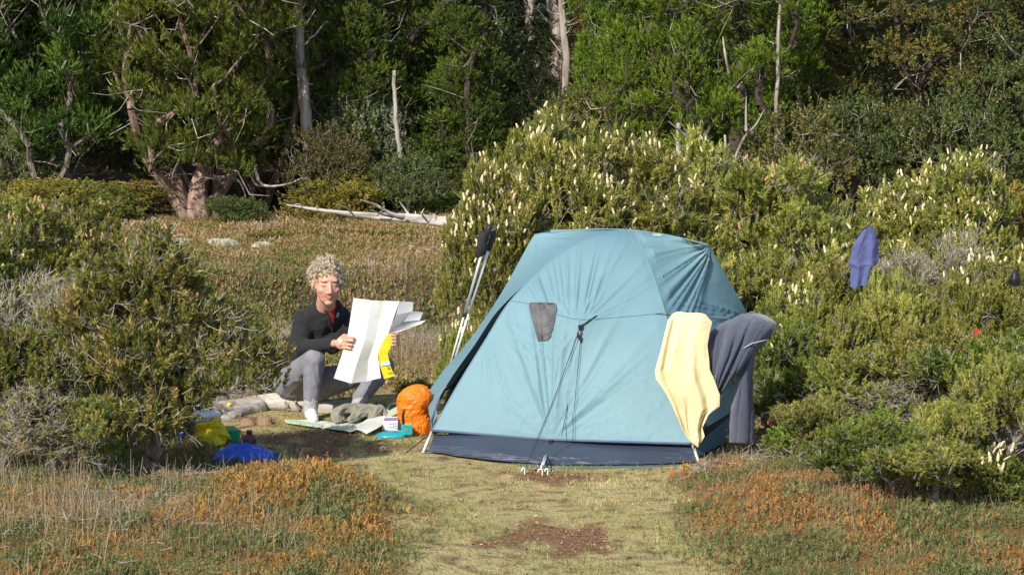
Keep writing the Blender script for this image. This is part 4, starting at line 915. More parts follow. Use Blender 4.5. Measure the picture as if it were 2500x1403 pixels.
def hit(bvh, px, py, off=.005):
    dr = Vector(raydir(px, py)).normalized(); h = bvh.ray_cast(CAM, dr)
    if h[0] is None: return None
    n = h[1]; n = n if n.dot(dr) < 0 else -n
    return np.array(h[0] + n * off)
def drape(name, rows, bvh, m, par, nx=10, off=.005, smooth=True, thick=0):
    V = []
    for (y, a, b_) in rows:
        for i in range(nx + 1):
            p = hit(bvh, a + (b_ - a) * i / nx, y, off)
            if p is None: p = np.array(V[-1] if V else P(a, y, 14))
            V.append(p)
    o = part(name, np.array(V), gridF(len(rows), nx + 1), m, par, smooth)
    if thick: solid(o, thick)
    return o
def line_on(name, pts, bvh, r, m, par, n=60, off=.003, sides=5):
    q = lin(pts, n); V = [hit(bvh, a, b_, off) for a, b_ in q]; V = [v for v in V if v is not None]
    a, f = tube_path(V, r, sides); return part(name, a, f, m, par)
prof = cr([(740, 1296, 1352), (748, 1293, 1358), (765, 1296, 1358), (795, 1304, 1352), (818, 1310, 1345), (832, 1316, 1338)], 24)
w = drape('window', prof, bvhF, M['mesh'], tent, 14, .006, thick=.003)
ring = [(a, y) for y, a, b_ in prof] + [(b_, y) for y, a, b_ in prof[::-1]] + [(prof[0][1], prof[0][0])]
line_on('window_trim', ring, bvhF, .0028, mat('window stitching', (.09, .10, .11), .7), tent, 80, .006)
line_on('seam', cr([(1248, 734), (1300, 744), (1400, 778), (1500, 775), (1618, 764)], 40), bvhF, .0022, mat('seam stitching', (.10, .22, .27), .7), tent, 90, .001)
# right (shaded) side panel, vestibule
E = np.array([P(1915, 1003, 15.05), P(1880, 905, 14.9), P(1846, 815, 14.75), P(1819, 758, 14.62), P(1782, 690, 14.5), P(1757, 645, 14.42), P(1740, 615, 14.37), P(1728, 597, 14.33)])
def panel(name, C1, C2, n1=120, n2=110, disp=None, m='fly', off=0, sgn=None):
    a, b_ = cr(C1, n1), cr(C2, n1); s = np.linspace(0, 1, n2)[None, :, None]; Gd = a[:, None] * (1 - s) + b_[:, None] * s
    X, Y = proj(Gd); nr = gnormal(Gd)
    ref = np.array([.3, -1, .4]); nr *= np.sign((nr * ref).sum(-1, keepdims=True) + 1e-9)
    if disp is not None:
        e = np.minimum(1, np.minimum(s[0, :, 0], 1 - s[0, :, 0]) * 10)[None]; Gd = Gd + nr * (disp(X, Y) * e)[..., None]
    o = part(name, Gd.reshape(-1, 3), gridF(n1, n2), M[m], tent); return Gd, o
def dR(X, Y): return .030 * fan(X, Y, 1738, 596, 10, 41, 40, 330, -2.9, -1.2, 1) + .016 * fan(X, Y, 1738, 596, 20, 43, 30, 200, -2.9, -1.0) + .006 * (fbm(X / 30, Y / 30, 45) - .5) + .014 * fan(X, Y, 1822, 770, 9, 47, 40, 220, -3.1, -1.2) * .8
Rc2 = Rc.copy(); Rc2[0] = B0 + np.array([.01, .01, .03])
SIDE, _ = panel('side_panel', Rc2, E, disp=dR)
bvhS = BVHTree.FromPolygons([tuple(v) for v in SIDE.reshape(-1, 3)], [tuple(int(i) for i in f) for f in gridF(120, 110)])
# vestibule edge flap (brighter facet behind E)
E2 = np.array([P(1925, 1003, 15.5), P(1890, 905, 15.4), P(1850, 815, 15.2), P(1820, 758, 15.0), P(1780, 690, 14.8), P(1754, 645, 14.7), P(1736, 618, 14.6), P(1724, 602, 14.5)])
panel('vestibule_panel', E, E2, 60, 20)
# left top panel + strip
H1 = P(1305, 572, 14.75)
EL = np.array([P(1040, 965, 14.55), P(1085, 900, 14.6), P(1130, 850, 14.65), P(1178, 785, 14.7), P(1222, 718, 14.72), P(1258, 655, 14.74), P(1288, 600, 14.75), P(1305, 572, 14.75)])
def dL(X, Y): return .010 * fan(X, Y, 1305, 580, 14, 51, 20, 220, .3, 3.0) + .004 * (fbm(X / 30, Y / 30, 55) - .5)
a, b_ = cr(EL, 120), cr(Lc, 120); sg = np.linspace(0, 1, 60)[None, :, None]
tq = np.linspace(0, 1, 120)[:, None, None]; smax = np.where(tq > .56, 1.0, np.clip(.55 + .45 * sm(.40, .56, tq), 0, 1)); smax = np.where(tq < .05, .9, smax)
Gd = a[:, None] * (1 - sg * smax) + b_[:, None] * (sg * smax)
X, Y = proj(Gd); nr = gnormal(Gd); nr *= np.sign((nr * np.array([-.5, -1, .4])).sum(-1, keepdims=True)); Gd = Gd + nr * (dL(X, Y) * np.minimum(1, np.minimum(sg[..., 0], 1 - sg[..., 0]) * 8))[..., None]
part('door_panel', Gd.reshape(-1, 3), gridF(120, 60), M['fly'], tent)
# inner wall seen through the slit, left vestibule back, rear half
back = lambda pts, dx, dy: pts + np.array([dx, dy, -.02])
panel('inner_side_wall', back(Lc, .02, .10), back(EL, .12, .25), 50, 20, m='inner')
def mirror(c, base):                     # the same pole on the rear corner
    v = np.array([.24, .97, 0]); q = c.copy(); dist = (TOP - q) @ v
    return q + np.outer(2 * dist, v)
RL, RR = mirror(Lc, A0), mirror(Rc, B0)
panel('rear_panel', RL, RR, 60, 60, lambda X, Y: 0 * X)
E3 = mirror(E, None); panel('rear_side_panel', E2, RR, 60, 40); EL3 = EL + np.array([.10, .35, 0])
panel('rear_door_panel', EL3, RL, 60, 40); panel('door_edge', EL, EL3, 60, 8)
# hem tape
hp = FRONT[0]; V, F = tube_path(hp[::4], .0075, 6); part('hem_tape', V, F, M['hem'], tent)
V, F = tube_path(np.array([hp[0], hp[0] + [-.01, .12, .03], P(1070, 985, 14.1), P(1085, 952, 14.3), P(1110, 938, 14.45), P(1118, 950, 14.5)]), .007, 6); part('hem_tape', V, F, M['hem'], tent)
V, F = tube_path(np.array([hp[-1], (hp[-1] + E[0]) / 2 + [0, 0, -.05], E[0]]), .006, 6); part('hem_tape', V, F, M['hem'], tent)
# seams along the poles
for c in (Lc, Rc, E, np.array([H1, (H1 + TOP) / 2 + [0, 0, .014], TOP]), np.array([TOP, (TOP + E[-1]) / 2 + [0, 0, .012], E[-1]])):
    V, F = tube_path(cr(c, 60), .0035, 6); part('pole_seam', V, F, M['fly'], tent)
# small repair patch near the ridge
drape('repair_patch', [(572, 1594, 1612), (575, 1592, 1616), (578, 1598, 1612)], bvhS, mat('pale patch', (.42, .45, .42), .7), tent, 4, .004)
# inner wall below the fly, groundsheet
top = [(1060, 1058, 13.80), (1200, 1062, 13.66), (1340, 1074, 13.60), (1480, 1080, 13.58), (1600, 1084, 13.52), (1685, 1088, 13.46)]
mid = [(1050, 1085, 13.70), (1200, 1097, 13.48), (1340, 1108, 13.38), (1480, 1113, 13.34), (1600, 1115, 13.35), (1698, 1118, 13.37)]
bot = [(1040, 1112, 13.68), (1200, 1136, 13.40), (1340, 1147, 13.27), (1480, 1149, 13.25), (1600, 1146, 13.27), (1708, 1141, 13.32)]
rows = cr(np.array([[P(*q) for q in r] for r in (top, mid, bot)]), 40); Gd = cr(rows.transpose(1, 0, 2), 200).transpose(1, 0, 2)
X, Y = proj(Gd); Gd[..., 1] -= .020 * (1 - np.abs(2 * fbm(X / 90, Y / 14, 61, 3) - 1)) ** 2 + .03 * np.sin(math.pi * np.linspace(0, 1, 40))[:, None] + .012 * fan(X, Y, 1345, 1065, 14, 63, 10, 140, -4, 4, -1)
Gd[..., 2] = np.maximum(Gd[..., 2], .012 + np.maximum(0, zf(Gd[..., 0], Gd[..., 1])))
part('lower_wall', Gd.reshape(-1, 3), gridF(40, 200), M['inner'], tent)
gr = [[(1070, 1112, 13.70), (1200, 1134, 13.47), (1340, 1149, 13.27), (1480, 1151, 13.24), (1600, 1148, 13.26), (1700, 1143, 13.30)],
      [(1060, 1115, 13.66), (1200, 1143, 13.42), (1330, 1158, 13.19), (1480, 1157, 13.18), (1600, 1153, 13.21), (1702, 1147, 13.27)]]
Gd = cr(np.array([[P(*q) for q in r] for r in gr]).transpose(1, 0, 2), 120).transpose(1, 0, 2); Gd = lin(Gd, 6); Gd[..., 2] = np.maximum(Gd[..., 2] + .008 * (vn(np.arange(120) / 9., np.zeros(120), 4) - .3)[None], .003 + .001 * np.arange(6)[::-1, None]); part('groundsheet', Gd.reshape(-1, 3), gridF(6, 120), M['gsheet'], tent)
side_in = [B0 + [-.01, .02, .15], E[0] * .5 + B0 * .5 + [0, .1, .16], E[0] + [-.05, .3, .12]]; 
V = np.array([side_in[0], side_in[1], side_in[2], side_in[2] * [1, 1, 0] + [0, 0, .0], side_in[1] * [1, 1, 0], side_in[0] * [1, 1, 0] + [0, 0, .002]]); part('lower_side_wall', V, [(0, 1, 4, 5), (1, 2, 3, 4)], M['inner'], tent, False)
# poles ends, webbing, guy line, pegs
def rod(name, a, b_, r, m, par, sides=10, r2=None):
    V, F = tube_path(np.array([a, b_]), [r, r if r2 is None else r2], sides); return part(name, V, F, m, par)
rod('pole_end', P(1056, 1050, 13.76), P(1031, 1108, 13.68), .0095, M['silverm'], tent); rod('pole_end', P(1691, 1084, 13.42), P(1708, 1134, 13.33), .0095, M['silverm'], tent)
gp = hit(bvhF, 1417, 797, .008); st1 = gpt(1281, 1158); st2 = gpt(1324, 1160)
gl = np.array([gp, gp * .5 + st1 * .5 + [0, 0, -.01], st1 + [0, 0, .03]]); V, F = tube_path(cr(gl, 20), .0022, 5); part('guy_line', V, F, M['cord'], tent)
gl = np.array([gp + [.006, 0, -.02], gp * .75 + st1 * .25 + [.012, 0, -.01], st1 + [.012, 0, .03]]); V, F = tube_path(cr(gl, 20), .0014, 5); part('guy_line', V, F, M['cord'], tent)
g2 = P(1372, 1062, 13.50); gl = np.array([gp + [.01, -.01, -.03], P(1402, 900, 13.72), P(1376, 1040, 13.55), g2]); V, F = tube_path(cr(gl, 20), .0020, 5); part('guy_line', V, F, M['cord'], tent)
rod('webbing', hit(bvhF, 1456, 770, .004), gp, .0028, M['black'], tent, 5, .006)
V, F = box(gp + [0, -.006, -.004], (.022, .014, .026), .3); part('tensioner', V, F, M['black'], tent, False)
for px, py in ((1411, 818), (1418, 828)): V, F = box(P(px, py, gp[1] - .025), (.010, .010, .032)); part('line_runner', V, F, M['black'], tent, False)
hm = P(1346, 1073, FRONT[0, 97, 1] - .006); md = P(1336, 1105, 13.42)
for dx in (-.008, .008): rod('webbing', hm + [dx, 0, 0], md + [dx * .4, 0, 0], .0035, M['black'], tent, 5)
rod('elastic_loop', md, st2 + [.008, 0, .06], .004, M['silverm'], tent); rod('elastic_loop', md + [-.008, 0, 0], st2 + [-.01, 0, .03], .004, M['white'], tent)
def peg(a, hook, lab):
    t = thing('tent_peg', a, lab, 'peg', 'white tent pegs'); p = [a + [0, 0, -.05], a + [0, 0, .020], a + [.002, -.003, .030], a + [hook * .4, -.004, .034], a + [hook * .7, -.004, .028], a + [hook * .8, -.004, .018]]
    V, F = tube_path(cr(p, 18), .0034, 8); o = part('shaft', V, F, M['white'], t); return t
peg(st1, -.02, 'white peg at the foot of the black guy line'); peg(st2, -.03, 'white peg with bent hook holding the middle of the tent hem')
peg(st2 + [.03, .01, 0], -.02, 'white peg just right of the middle hem peg'); peg(gpt(930, 1104), .03, 'lone white hooked peg on the grass left of the tent')
# tie-out from the left corner
rod('corner_strap', P(1048, 1060, 13.75), gpt(985, 1110), .0035, M['cord'], tent, 5)

# ------------------------------------------------------------------ trekking poles
for i, (a, b_, lab) in enumerate([((1098, 893, 15.0), (1186, 585, 14.75), 'trekking pole with black grip leaning on the left tent slope, left one of two'), ((1112, 870, 14.95), (1196, 600, 14.8), 'trekking pole just right of the first with its grip lower')]):
    p, q = P(*a), P(*b_); q0 = p - (q - p) * .35; q0[2] = max(q0[2], 0)
    t = thing('trekking_pole', q0, lab, 'trekking pole', 'trekking poles'); mid = q0 * .45 + q * .55
    rod('lower_shaft', q0, mid, .006, M['silverm'], t); rod('upper_shaft', mid, q, .0085, M['silverm'], t)
    if i == 0: m2 = p * .6 + q * .4; rod('joint', m2, m2 + (q - p) * .03, .011, M['black'], t)
    gd = (q - p) / np.linalg.norm(q - p); V, F = tube_path([q - gd * .03, q, q + gd * .03, q + gd * .08, q + gd * .10], [.012, .019, .015, .020, .010], 12); part('grip', V, F, M['black'], t)
q = P(1180, 600, 14.70)
V, F = tube_path(cr([P(1184, 568, 14.70), P(1178, 580, 14.69), P(1176, 600, 14.69), P(1173, 618, 14.70), P(1176, 626, 14.70)], 14), np.interp(np.linspace(0, 1, 14), [0, .2, .6, .9, 1], [.015, .026, .032, .03, .016]), 16, True, ridges(90, 5, .12))
o = part('glove', V, F, mat('black glove cloth', (.022, .022, .026), .9, (.010, .010, .012), 20), None); tag(o, 'black gloves pulled over the grips of the trekking poles', 'glove')

# ------------------------------------------------------------------ drying cloths at the right corner
def cloth(name, lab, cat, rows, m, folds, thick=.006, n=(110, 70), group=None, seed=5, par=None, soft=True, ex=None):
    C = np.array([[P(*q) for q in r] for r in rows]); Gd = cr(C, n[0]) if soft else lin(C, n[0]); Gd = cr(Gd.transpose(1, 0, 2), n[1]).transpose(1, 0, 2)
    s = np.linspace(0, 1, n[1])[None]; t = np.linspace(0, 1, n[0])[:, None]; Gd[..., 1] += folds(s, t)
    if ex: Xp, Yp = proj(Gd); Gd[..., 1] -= ex(Xp, Yp)
    Gd[..., 0] += .016 * (fbm(s * 5, t * 5, seed) - .5); Gd[..., 2] += .012 * (fbm(s * 6, t * 5, seed + 3) - .5)
    o = part(name, Gd.reshape(-1, 3), gridF(*n), m, par); solid(o, thick)
    if lab: tag(o, lab, cat, group)
    return o, Gd
rod('guy_line', P(1600, 766, 13.62), P(1905, 790, 13.75), .003, M['cord'], tent, 5)
M['towel'] = mat('yellow towel', (.98, .87, .56), .95, (.98, .80, .44), 40, .5, 400, sheen=.3, transl=.25)
to, TG = cloth('towel', 'bright yellow towel hanging point down over the right tent corner', 'towel', [
    [(1640, 766, 13.30), (1660, 762, 13.29), (1684, 764, 13.29), (1706, 764, 13.29), (1724, 768, 13.30)],
    [(1630, 780, 13.22), (1655, 776, 13.22), (1684, 776, 13.22), (1712, 777, 13.22), (1738, 786, 13.25)],
    [(1613, 850, 13.19), (1641, 848, 13.17), (1672, 848, 13.19), (1700, 846, 13.18), (1726, 843, 13.21)],
    [(1598, 905, 13.18), (1630, 903, 13.16), (1665, 903, 13.18), (1700, 902, 13.17), (1731, 900, 13.20)],
    [(1600, 925, 13.18), (1638, 930, 13.16), (1672, 935, 13.17), (1708, 935, 13.17), (1744, 930, 13.20)],
    [(1626, 958, 13.18), (1655, 965, 13.16), (1686, 970, 13.17), (1720, 970, 13.17), (1757, 962, 13.20)],
    [(1644, 988, 13.19), (1667, 994, 13.17), (1693, 1000, 13.18), (1722, 1000, 13.17), (1757, 990, 13.20)],
    [(1654, 1015, 13.19), (1672, 1020, 13.18), (1692, 1024, 13.18), (1712, 1022, 13.18), (1730, 1012, 13.20)],
    [(1664, 1045, 13.20), (1677, 1050, 13.19), (1692, 1055, 13.19), (1706, 1052, 13.19), (1716, 1042, 13.20)],
    [(1680, 1068, 13.20), (1688, 1074, 13.19), (1697, 1078, 13.19), (1709, 1075, 13.19), (1722, 1064, 13.20)],
    [(1696, 1085, 13.20), (1699, 1088, 13.20), (1702, 1090, 13.20), (1706, 1088, 13.20), (1712, 1080, 13.20)]], M['towel'],
    lambda s, t: (.040 * np.exp(-((s - .16 - .03 * np.sin(t * 5)) / .06) ** 2) + .042 * np.exp(-((s - .76 - .07 * t) / .08) ** 2) * sm(.1, .5, t) + .018 * np.exp(-((s - .48 + .16 * t) / .07) ** 2) * sm(.45, .8, t)) * np.clip(t * 5, 0, 1) + .014 * (fbm(s * 5 + t * 2, t * 3, 77) - .5), .004, soft=False)
M['fleece'] = mat('slate fleece', (.052, .062, .098), .97, (.046, .054, .086), 60, .4, 500, sheen=.35)
fl_, FG = cloth('fleece_jacket', 'slate blue fleece draped in folds over the bush and tent corner', 'fleece', [
    [(1745, 800, 13.45), (1775, 782, 13.44), (1805, 768, 13.44), (1840, 764, 13.45), (1870, 770, 13.48)],
    [(1728, 812, 13.38), (1765, 800, 13.36), (1805, 788, 13.35), (1850, 776, 13.36), (1890, 784, 13.42)],
    [(1718, 850, 13.34), (1752, 840, 13.30), (1790, 825, 13.28), (1835, 800, 13.30), (1892, 796, 13.38)],
    [(1714, 885, 13.32), (1745, 880, 13.27), (1780, 868, 13.26), (1825, 840, 13.28), (1880, 820, 13.36)],
    [(1722, 925, 13.32), (1742, 925, 13.27), (1768, 910, 13.26), (1800, 890, 13.28), (1842, 860, 13.34)],
    [(1738, 955, 13.33), (1746, 955, 13.30), (1757, 950, 13.29), (1768, 942, 13.30), (1778, 930, 13.33)],
    [(1742, 964, 13.34), (1747, 964, 13.33), (1753, 962, 13.33), (1758, 958, 13.33), (1764, 952, 13.34)]], M['fleece'],
    lambda s, t: -.034 * np.abs(np.sin(s * 8.5 + t * 1.6 + .3)) ** .7 * np.clip(.25 + t * 2, 0, 1) * .5, .004, ex=lambda X, Y: .05 * fan(X, Y, 1732, 1000, 9, 71, 30, 420, -.1, 1.2) + .02 * fan(X, Y, 1732, 1000, 22, 73, 60, 420, -.1, 1.2))
cloth('sleeve', None, None, [
    [(1800, 860, 13.36), (1815, 850, 13.32), (1830, 845, 13.31), (1848, 835, 13.32), (1862, 830, 13.38)],
    [(1795, 900, 13.34), (1806, 900, 13.29), (1817, 900, 13.28), (1828, 895, 13.30), (1838, 885, 13.36)],
    [(1793, 950, 13.34), (1803, 952, 13.29), (1815, 952, 13.28), (1827, 950, 13.30), (1836, 945, 13.36)],
    [(1785, 1010, 13.34), (1798, 1012, 13.29), (1813, 1012, 13.28), (1828, 1010, 13.30), (1840, 1005, 13.36)],
    [(1781, 1060, 13.34), (1797, 1062, 13.29), (1813, 1062, 13.28), (1829, 1062, 13.30), (1842, 1058, 13.36)],
    [(1781, 1078, 13.34), (1797, 1079, 13.29), (1813, 1080, 13.28), (1829, 1079, 13.30), (1843, 1078, 13.36)]], M['fleece'], lambda s, t: -.018 * np.abs(np.sin(s * 7 + t * 1.2)) ** .7, .006, (60, 40), par=fl_)
V, F = tube_path(np.array([P(1815, 850, 13.225), P(1835, 838, 13.225), P(1860, 832, 13.25), P(1876, 829, 13.27)]), .003, 5); part('grey_piping', V, F, mat('grey piping', (.45, .42, .40), .8), fl_)
M['shirtb'] = mat('violet blue shirt', (.10, .118, .28), .9, (.085, .10, .24), 30, .3, 200, transl=.15)
cloth('shirt', 'violet blue shirt hanging in the bushes on the right', 'shirt', [
    [(2098, 574, 15.3), (2108, 562, 15.28), (2118, 556, 15.27), (2128, 553, 15.28), (2137, 558, 15.3)],
    [(2082, 598, 15.28), (2100, 600, 15.26), (2116, 598, 15.27), (2132, 600, 15.26), (2144, 592, 15.3)],
    [(2072, 640, 15.28), (2092, 642, 15.26), (2112, 640, 15.27), (2130, 640, 15.26), (2146, 634, 15.3)],
    [(2079, 655, 15.28), (2096, 660, 15.26), (2110, 656, 15.27), (2122, 660, 15.26), (2136, 650, 15.3)],
    [(2076, 700, 15.28), (2092, 706, 15.26), (2104, 698, 15.27), (2116, 698, 15.26), (2124, 688, 15.3)]], M['shirtb'], lambda s, t: -.004 * np.abs(np.sin(s * 5 + t * 4)) + .022 * fbm(s * 4, t * 5, 7), .003, (50, 40), soft=False)
M['redc'] = mat('red cloth', (.55, .04, .04), .8, (.42, .03, .03), 20, .2, 60)
cloth('red_jacket', 'red garment half hidden low in the right hand thicket', 'jacket', [
    [(2388, 905, 13.45), (2395, 900, 13.43), (2405, 905, 13.44)], [(2392, 930, 13.43), (2402, 925, 13.41), (2418, 930, 13.44)], [(2396, 950, 13.43), (2412, 950, 13.41), (2440, 952, 13.44)], [(2402, 966, 13.43), (2420, 968, 13.41), (2448, 968, 13.44)]], M['redc'], lambda s, t: -.01 * np.sin(s * 10 + t * 5), .006, (30, 20))
cloth('red_tag', 'small red strap end hanging higher in the right hand thicket', 'strap', [[(2378, 802, 13.6), (2384, 800, 13.6), (2389, 803, 13.6)], [(2379, 812, 13.6), (2385, 812, 13.6), (2390, 814, 13.6)], [(2380, 822, 13.6), (2385, 825, 13.6), (2389, 822, 13.6)]], M['redc'], lambda s, t: 0 * s * t, .006, (12, 8))
cloth('black_cap', 'black cloth cap hanging at the far right edge of the bushes', 'cap', [[(2470, 668, 14.9), (2477, 658, 14.88), (2486, 664, 14.9)], [(2464, 682, 14.9), (2477, 678, 14.85), (2490, 682, 14.9)], [(2466, 696, 14.9), (2478, 698, 14.86), (2492, 694, 14.9)]], M['black'], lambda s, t: 0 * s * t, .008, (16, 12))
# ------------------------------------------------------------------ log, stones, gear
def g0(px, py): return G(px, py)
logthing('log', 'thick weathered grey log lying bowed on the grass with the woman seated on it', [
    ([(425, 1003, 14.75), (500, 1003, 14.95), (570, 1000, 15.15), (640, 986, 15.25), (700, 984, 15.25), (760, 996, 15.22), (830, 1003, 15.2), (900, 1008, 15.25), (985, 1018, 15.3)],
     [.040, .052, .060, .056, .064, .072, .068, .055, .035], 91, 30, .14),
    ([(640, 990, 15.2), (590, 1008, 15.05), (545, 1030, 14.85), (500, 1045, 14.7)], [.045, .042, .038, .02], 92, 16, .16),
    ([(730, 998, 15.16), (724, 984, 15.13), (722, 978, 15.1)], [.014, .010, .005], 93, 7, .1)])
M['stone'] = mat('brown stone', (.30, .20, .12), .9, (.16, .11, .075), 14, .5, 60)
def stone(px, py, rx, ry, rz, lab, seed, Y=None, group=None):
    p = G(px, py); p[2] = zg(p[0], p[1]); r = np.random.default_rng(seed)
    bpy_v, F = lathe([(.01, 1), (.5, .88), (.85, .5), (1, .1), (.95, -.3)], np.zeros(3), 14); bpy_v[:, :2] *= 1
    n = 1 + .35 * (vn(bpy_v[:, 0] * 1.4 + seed * 5, bpy_v[:, 1] * 1.4 + bpy_v[:, 2], seed) - .5)
    V = bpy_v * n[:, None] * [rx, ry, rz]; F.append(tuple(range(14)))
    o = link('stone', mesh_py('stone', V, F, False), M['stone']); o.location = p; tag(o, lab, 'stone', group)
stone(645, 1035, .050, .045, .065, 'brown angular stone on the grass under the bowed log', 1); stone(603, 1036, .055, .04, .045, 'dark reddish stone left of the brown angular stone', 2)
stone(1238, 1163, .05, .04, .014, 'flat tan stone in the grass before the left half of the tent', 3); stone(1509, 1224, .018, .018, .018, 'small pale round pebble on the grass right of the middle', 4)
stone(1487, 1335, .015, .015, .012, 'small tan pebble on the bare red brown soil patch', 5); stone(795, 1120, .025, .02, .012, 'small flat pale stone on the grass right of the blue sack', 6)

M['plasBlue'] = mat('blue sack', (.045, .14, .74), .35, (.04, .115, .64), 10, .3, 25, spec=.5, transl=.15)
def blob(name, V0, F, m, seed, amp, sc, par=None):
    n = fbm(V0[:, 0] * sc + seed, V0[:, 1] * sc + V0[:, 2] * sc * 1.3, seed, 3) - .5; c = V0.mean(0); d = V0 - c; d /= np.linalg.norm(d, axis=1, keepdims=True) + 1e-9
    return part(name, V0 + d * (n * amp)[:, None], F, m, par, False)
def dome_grid(c, rx, ry, h, n=50, m=24, pw=.7, sq=2.6):
    V = [c + [0, 0, h]]; F = []
    for i in range(1, m + 1):
        f = i / m
        for k in range(n):
            a = 2 * math.pi * k / n; ca, sa = math.cos(a), math.sin(a); q = (abs(ca) ** sq + abs(sa) ** sq) ** (-1 / sq)
            V.append(c + [rx * f * ca * q, ry * f * sa * q, h * (1 - f ** 3.2) ** pw])
    for k in range(n): F.append((0, 1 + k, 1 + (k + 1) % n))
    for i in range(m - 1):
        for k in range(n): a_, b_ = 1 + i * n + k, 1 + i * n + (k + 1) % n; F.append((a_, a_ + n, b_ + n, b_))
    return np.array(V), F
c = g0(595, 1125); V, F = dome_grid(c, .19, .15, .062)
x_, y_ = V[:, 0] - c[0], V[:, 1] - c[1]
V[:, 2] += .05 * ((1 - np.abs(2 * fbm(x_ * 11 + 3, y_ * 9, 5, 3) - 1)) ** 2 - .3) * (V[:, 2] > .01) - .12 * np.clip(x_, 0, 1) * (V[:, 2] > .02); V[:, 2] = np.maximum(V[:, 2], .003 + zf(V[:, 0], V[:, 1]))
tag(part('stuff_sack', V, F, M['plasBlue'], None, False), 'shiny blue crumpled sack lying flat on the grass by the left bush', 'sack')
c = g0(569, 1083); t = thing('mug', c, 'green eight sided plastic mug standing on a dark tray', 'mug')
V, F = lathe([(.0, .012), (.034, .012), (.044, .075), (.0475, .080), (.0455, .080), (.0405, .070), (.031, .018), (0, .018)], c, 8); part('body', V, F, mat('green plastic', (.02, .40, .20), .4, (.018, .36, .18), 5), t, False)
V, F = lathe([(0, 0), (.055, 0), (.06, .016), (.055, .012), (0, .011)], c, 20); part('tray', V, F, mat('dark teal tray', (.02, .07, .06), .5), t, False)
c = g0(609, 1094); t = thing('fuel_bottle', c, 'dark maroon metal bottle with narrow capped neck beside the green mug', 'bottle')
V, F = lathe([(0, 0), (.036, 0), (.040, .006), (.041, .055), (.037, .070), (.018, .082), (.014, .086)], c, 28); part('body', V, F, mat('maroon paint', (.12, .035, .045), .35, (.09, .028, .035), 8, spec=.5), t)
V, F = lathe([(.0155, .084), (.0175, .086), (.0175, .102), (.014, .105), (0, .105)], c, 18); part('cap', V, F, mat('maroon cap', (.10, .03, .035), .5), t)
rod('label_strip', c + [-.039, -.018, .02], c + [-.039, -.018, .05], .003, M['white'], t, 6)
c = g0(505, 1088); V, F = dome_grid(c, .085, .06, .155, 40, 18, .8, 2); V[:, 0] += .05 * fbm(V[:, 0] * 14, V[:, 2] * 14, 6) * (V[:, 2] > .03)
tag(blob('bag', V, F, mat('yellow plastic', (.80, .68, .02), .4, (.7, .58, .015), 10, .5, 40, transl=.25), 8, .14, 22), 'crumpled bright yellow bag behind the stems of the left bush', 'bag')
c = g0(500, 1052); t = thing('storage_tub', c, 'grey plastic tub with a pale lid behind the left bush stems', 'tub'); mg = mat('grey plastic', (.42, .43, .46), .45)
V, F = lathe([(0, .0), (.075, 0), (.092, .085), (.094, .09)], c, 28); part('body', V, F, mg, t); V, F = lathe([(.094, .088), (.100, .09), (.100, .108), (.085, .115), (0, .116)], c, 28); part('lid', V, F, mat('pale lid', (.62, .63, .66), .4), t)
p = P(555, 985, 15.08); V, F = dome_grid(p - [0, 0, .01], .028, .02, .02, 20, 8); tag(blob('cloth_scrap', V, F, mat('orange yellow cloth', (.85, .52, .03), .8), 9, .03, 30), 'small orange yellow cloth scrap lying on top of the log', 'cloth')
c = g0(450, 1090); a = np.linspace(.3, 5.6, 30); V, F = tube_path(np.stack([c[0] + .03 * np.cos(a), c[1] + .0 * a, c[2] + .045 + .04 * np.sin(a)], 1), .006, 8); tag(part('strap_loop', V, F, M['plasBlue'], None), 'blue loop of strap standing left of the yellow bag', 'strap')
c = g0(512, 1104); V, F = dome_grid(c, .03, .02, .035, 18, 8); tag(blob('pouch', V, F, mat('orange red plastic', (.75, .14, .02), .5), 4, .03, 30), 'tiny orange red pouch squeezed beside the blue sack', 'pouch')
# orange stuff sack
c = g0(1020, 1060); t = thing('orange_bag', c, 'crumpled bright orange rain covered pack standing beside the tent corner', 'bag')
pr = [(0, .0), (.06, .002), (.086, .025), (.092, .06), (.090, .10), (.087, .125), (.088, .15), (.093, .18), (.096, .21), (.090, .24), (.070, .27), (.04, .292), (0, .30)]
V, F = lathe(cr(np.array(pr), 34), np.zeros(3), 40); an = np.arctan2(V[:, 1], V[:, 0]); z_ = V[:, 2]
r_ = 1 + .16 * (fbm(an * 1.6 + 9, z_ * 13, 5, 4) - .5) + .20 * (1 - np.abs(2 * fbm(np.cos(an) * 2.2 + z_ * 7, np.sin(an) * 2.2 + z_ * 22, 8, 3) - 1)) ** 2 - .10; V[:, 0] *= r_ * 1.0; V[:, 1] *= r_ * .75; V[:, 0] += -.10 * np.sin(z_ * 12) * .25 - z_ * .03
part('rain_cover', V + c, F, fabmat('orange nylon', (.92, .25, .012), (.85, .21, .01), .34, .25, .5), t, False)
V, F = dome_grid(c + [-.075, .0, .03], .045, .05, .15, 24, 12); part('mesh_pocket', V, F, mat('dark mesh', (.035, .035, .045), .8), t)
V, F = tube_path(cr([c + [-.06, -.05, .18], c + [-.085, -.06, .12], c + [-.07, -.05, .03]], 12), .008, 8); part('strap', V, F, M['black'], t)
V, F = tube_path(cr([c + [.085, -.03, .22], c + [.108, -.03, .12], c + [.09, -.04, .02]], 12), .007, 8); part('strap', V, F, M['black'], t)
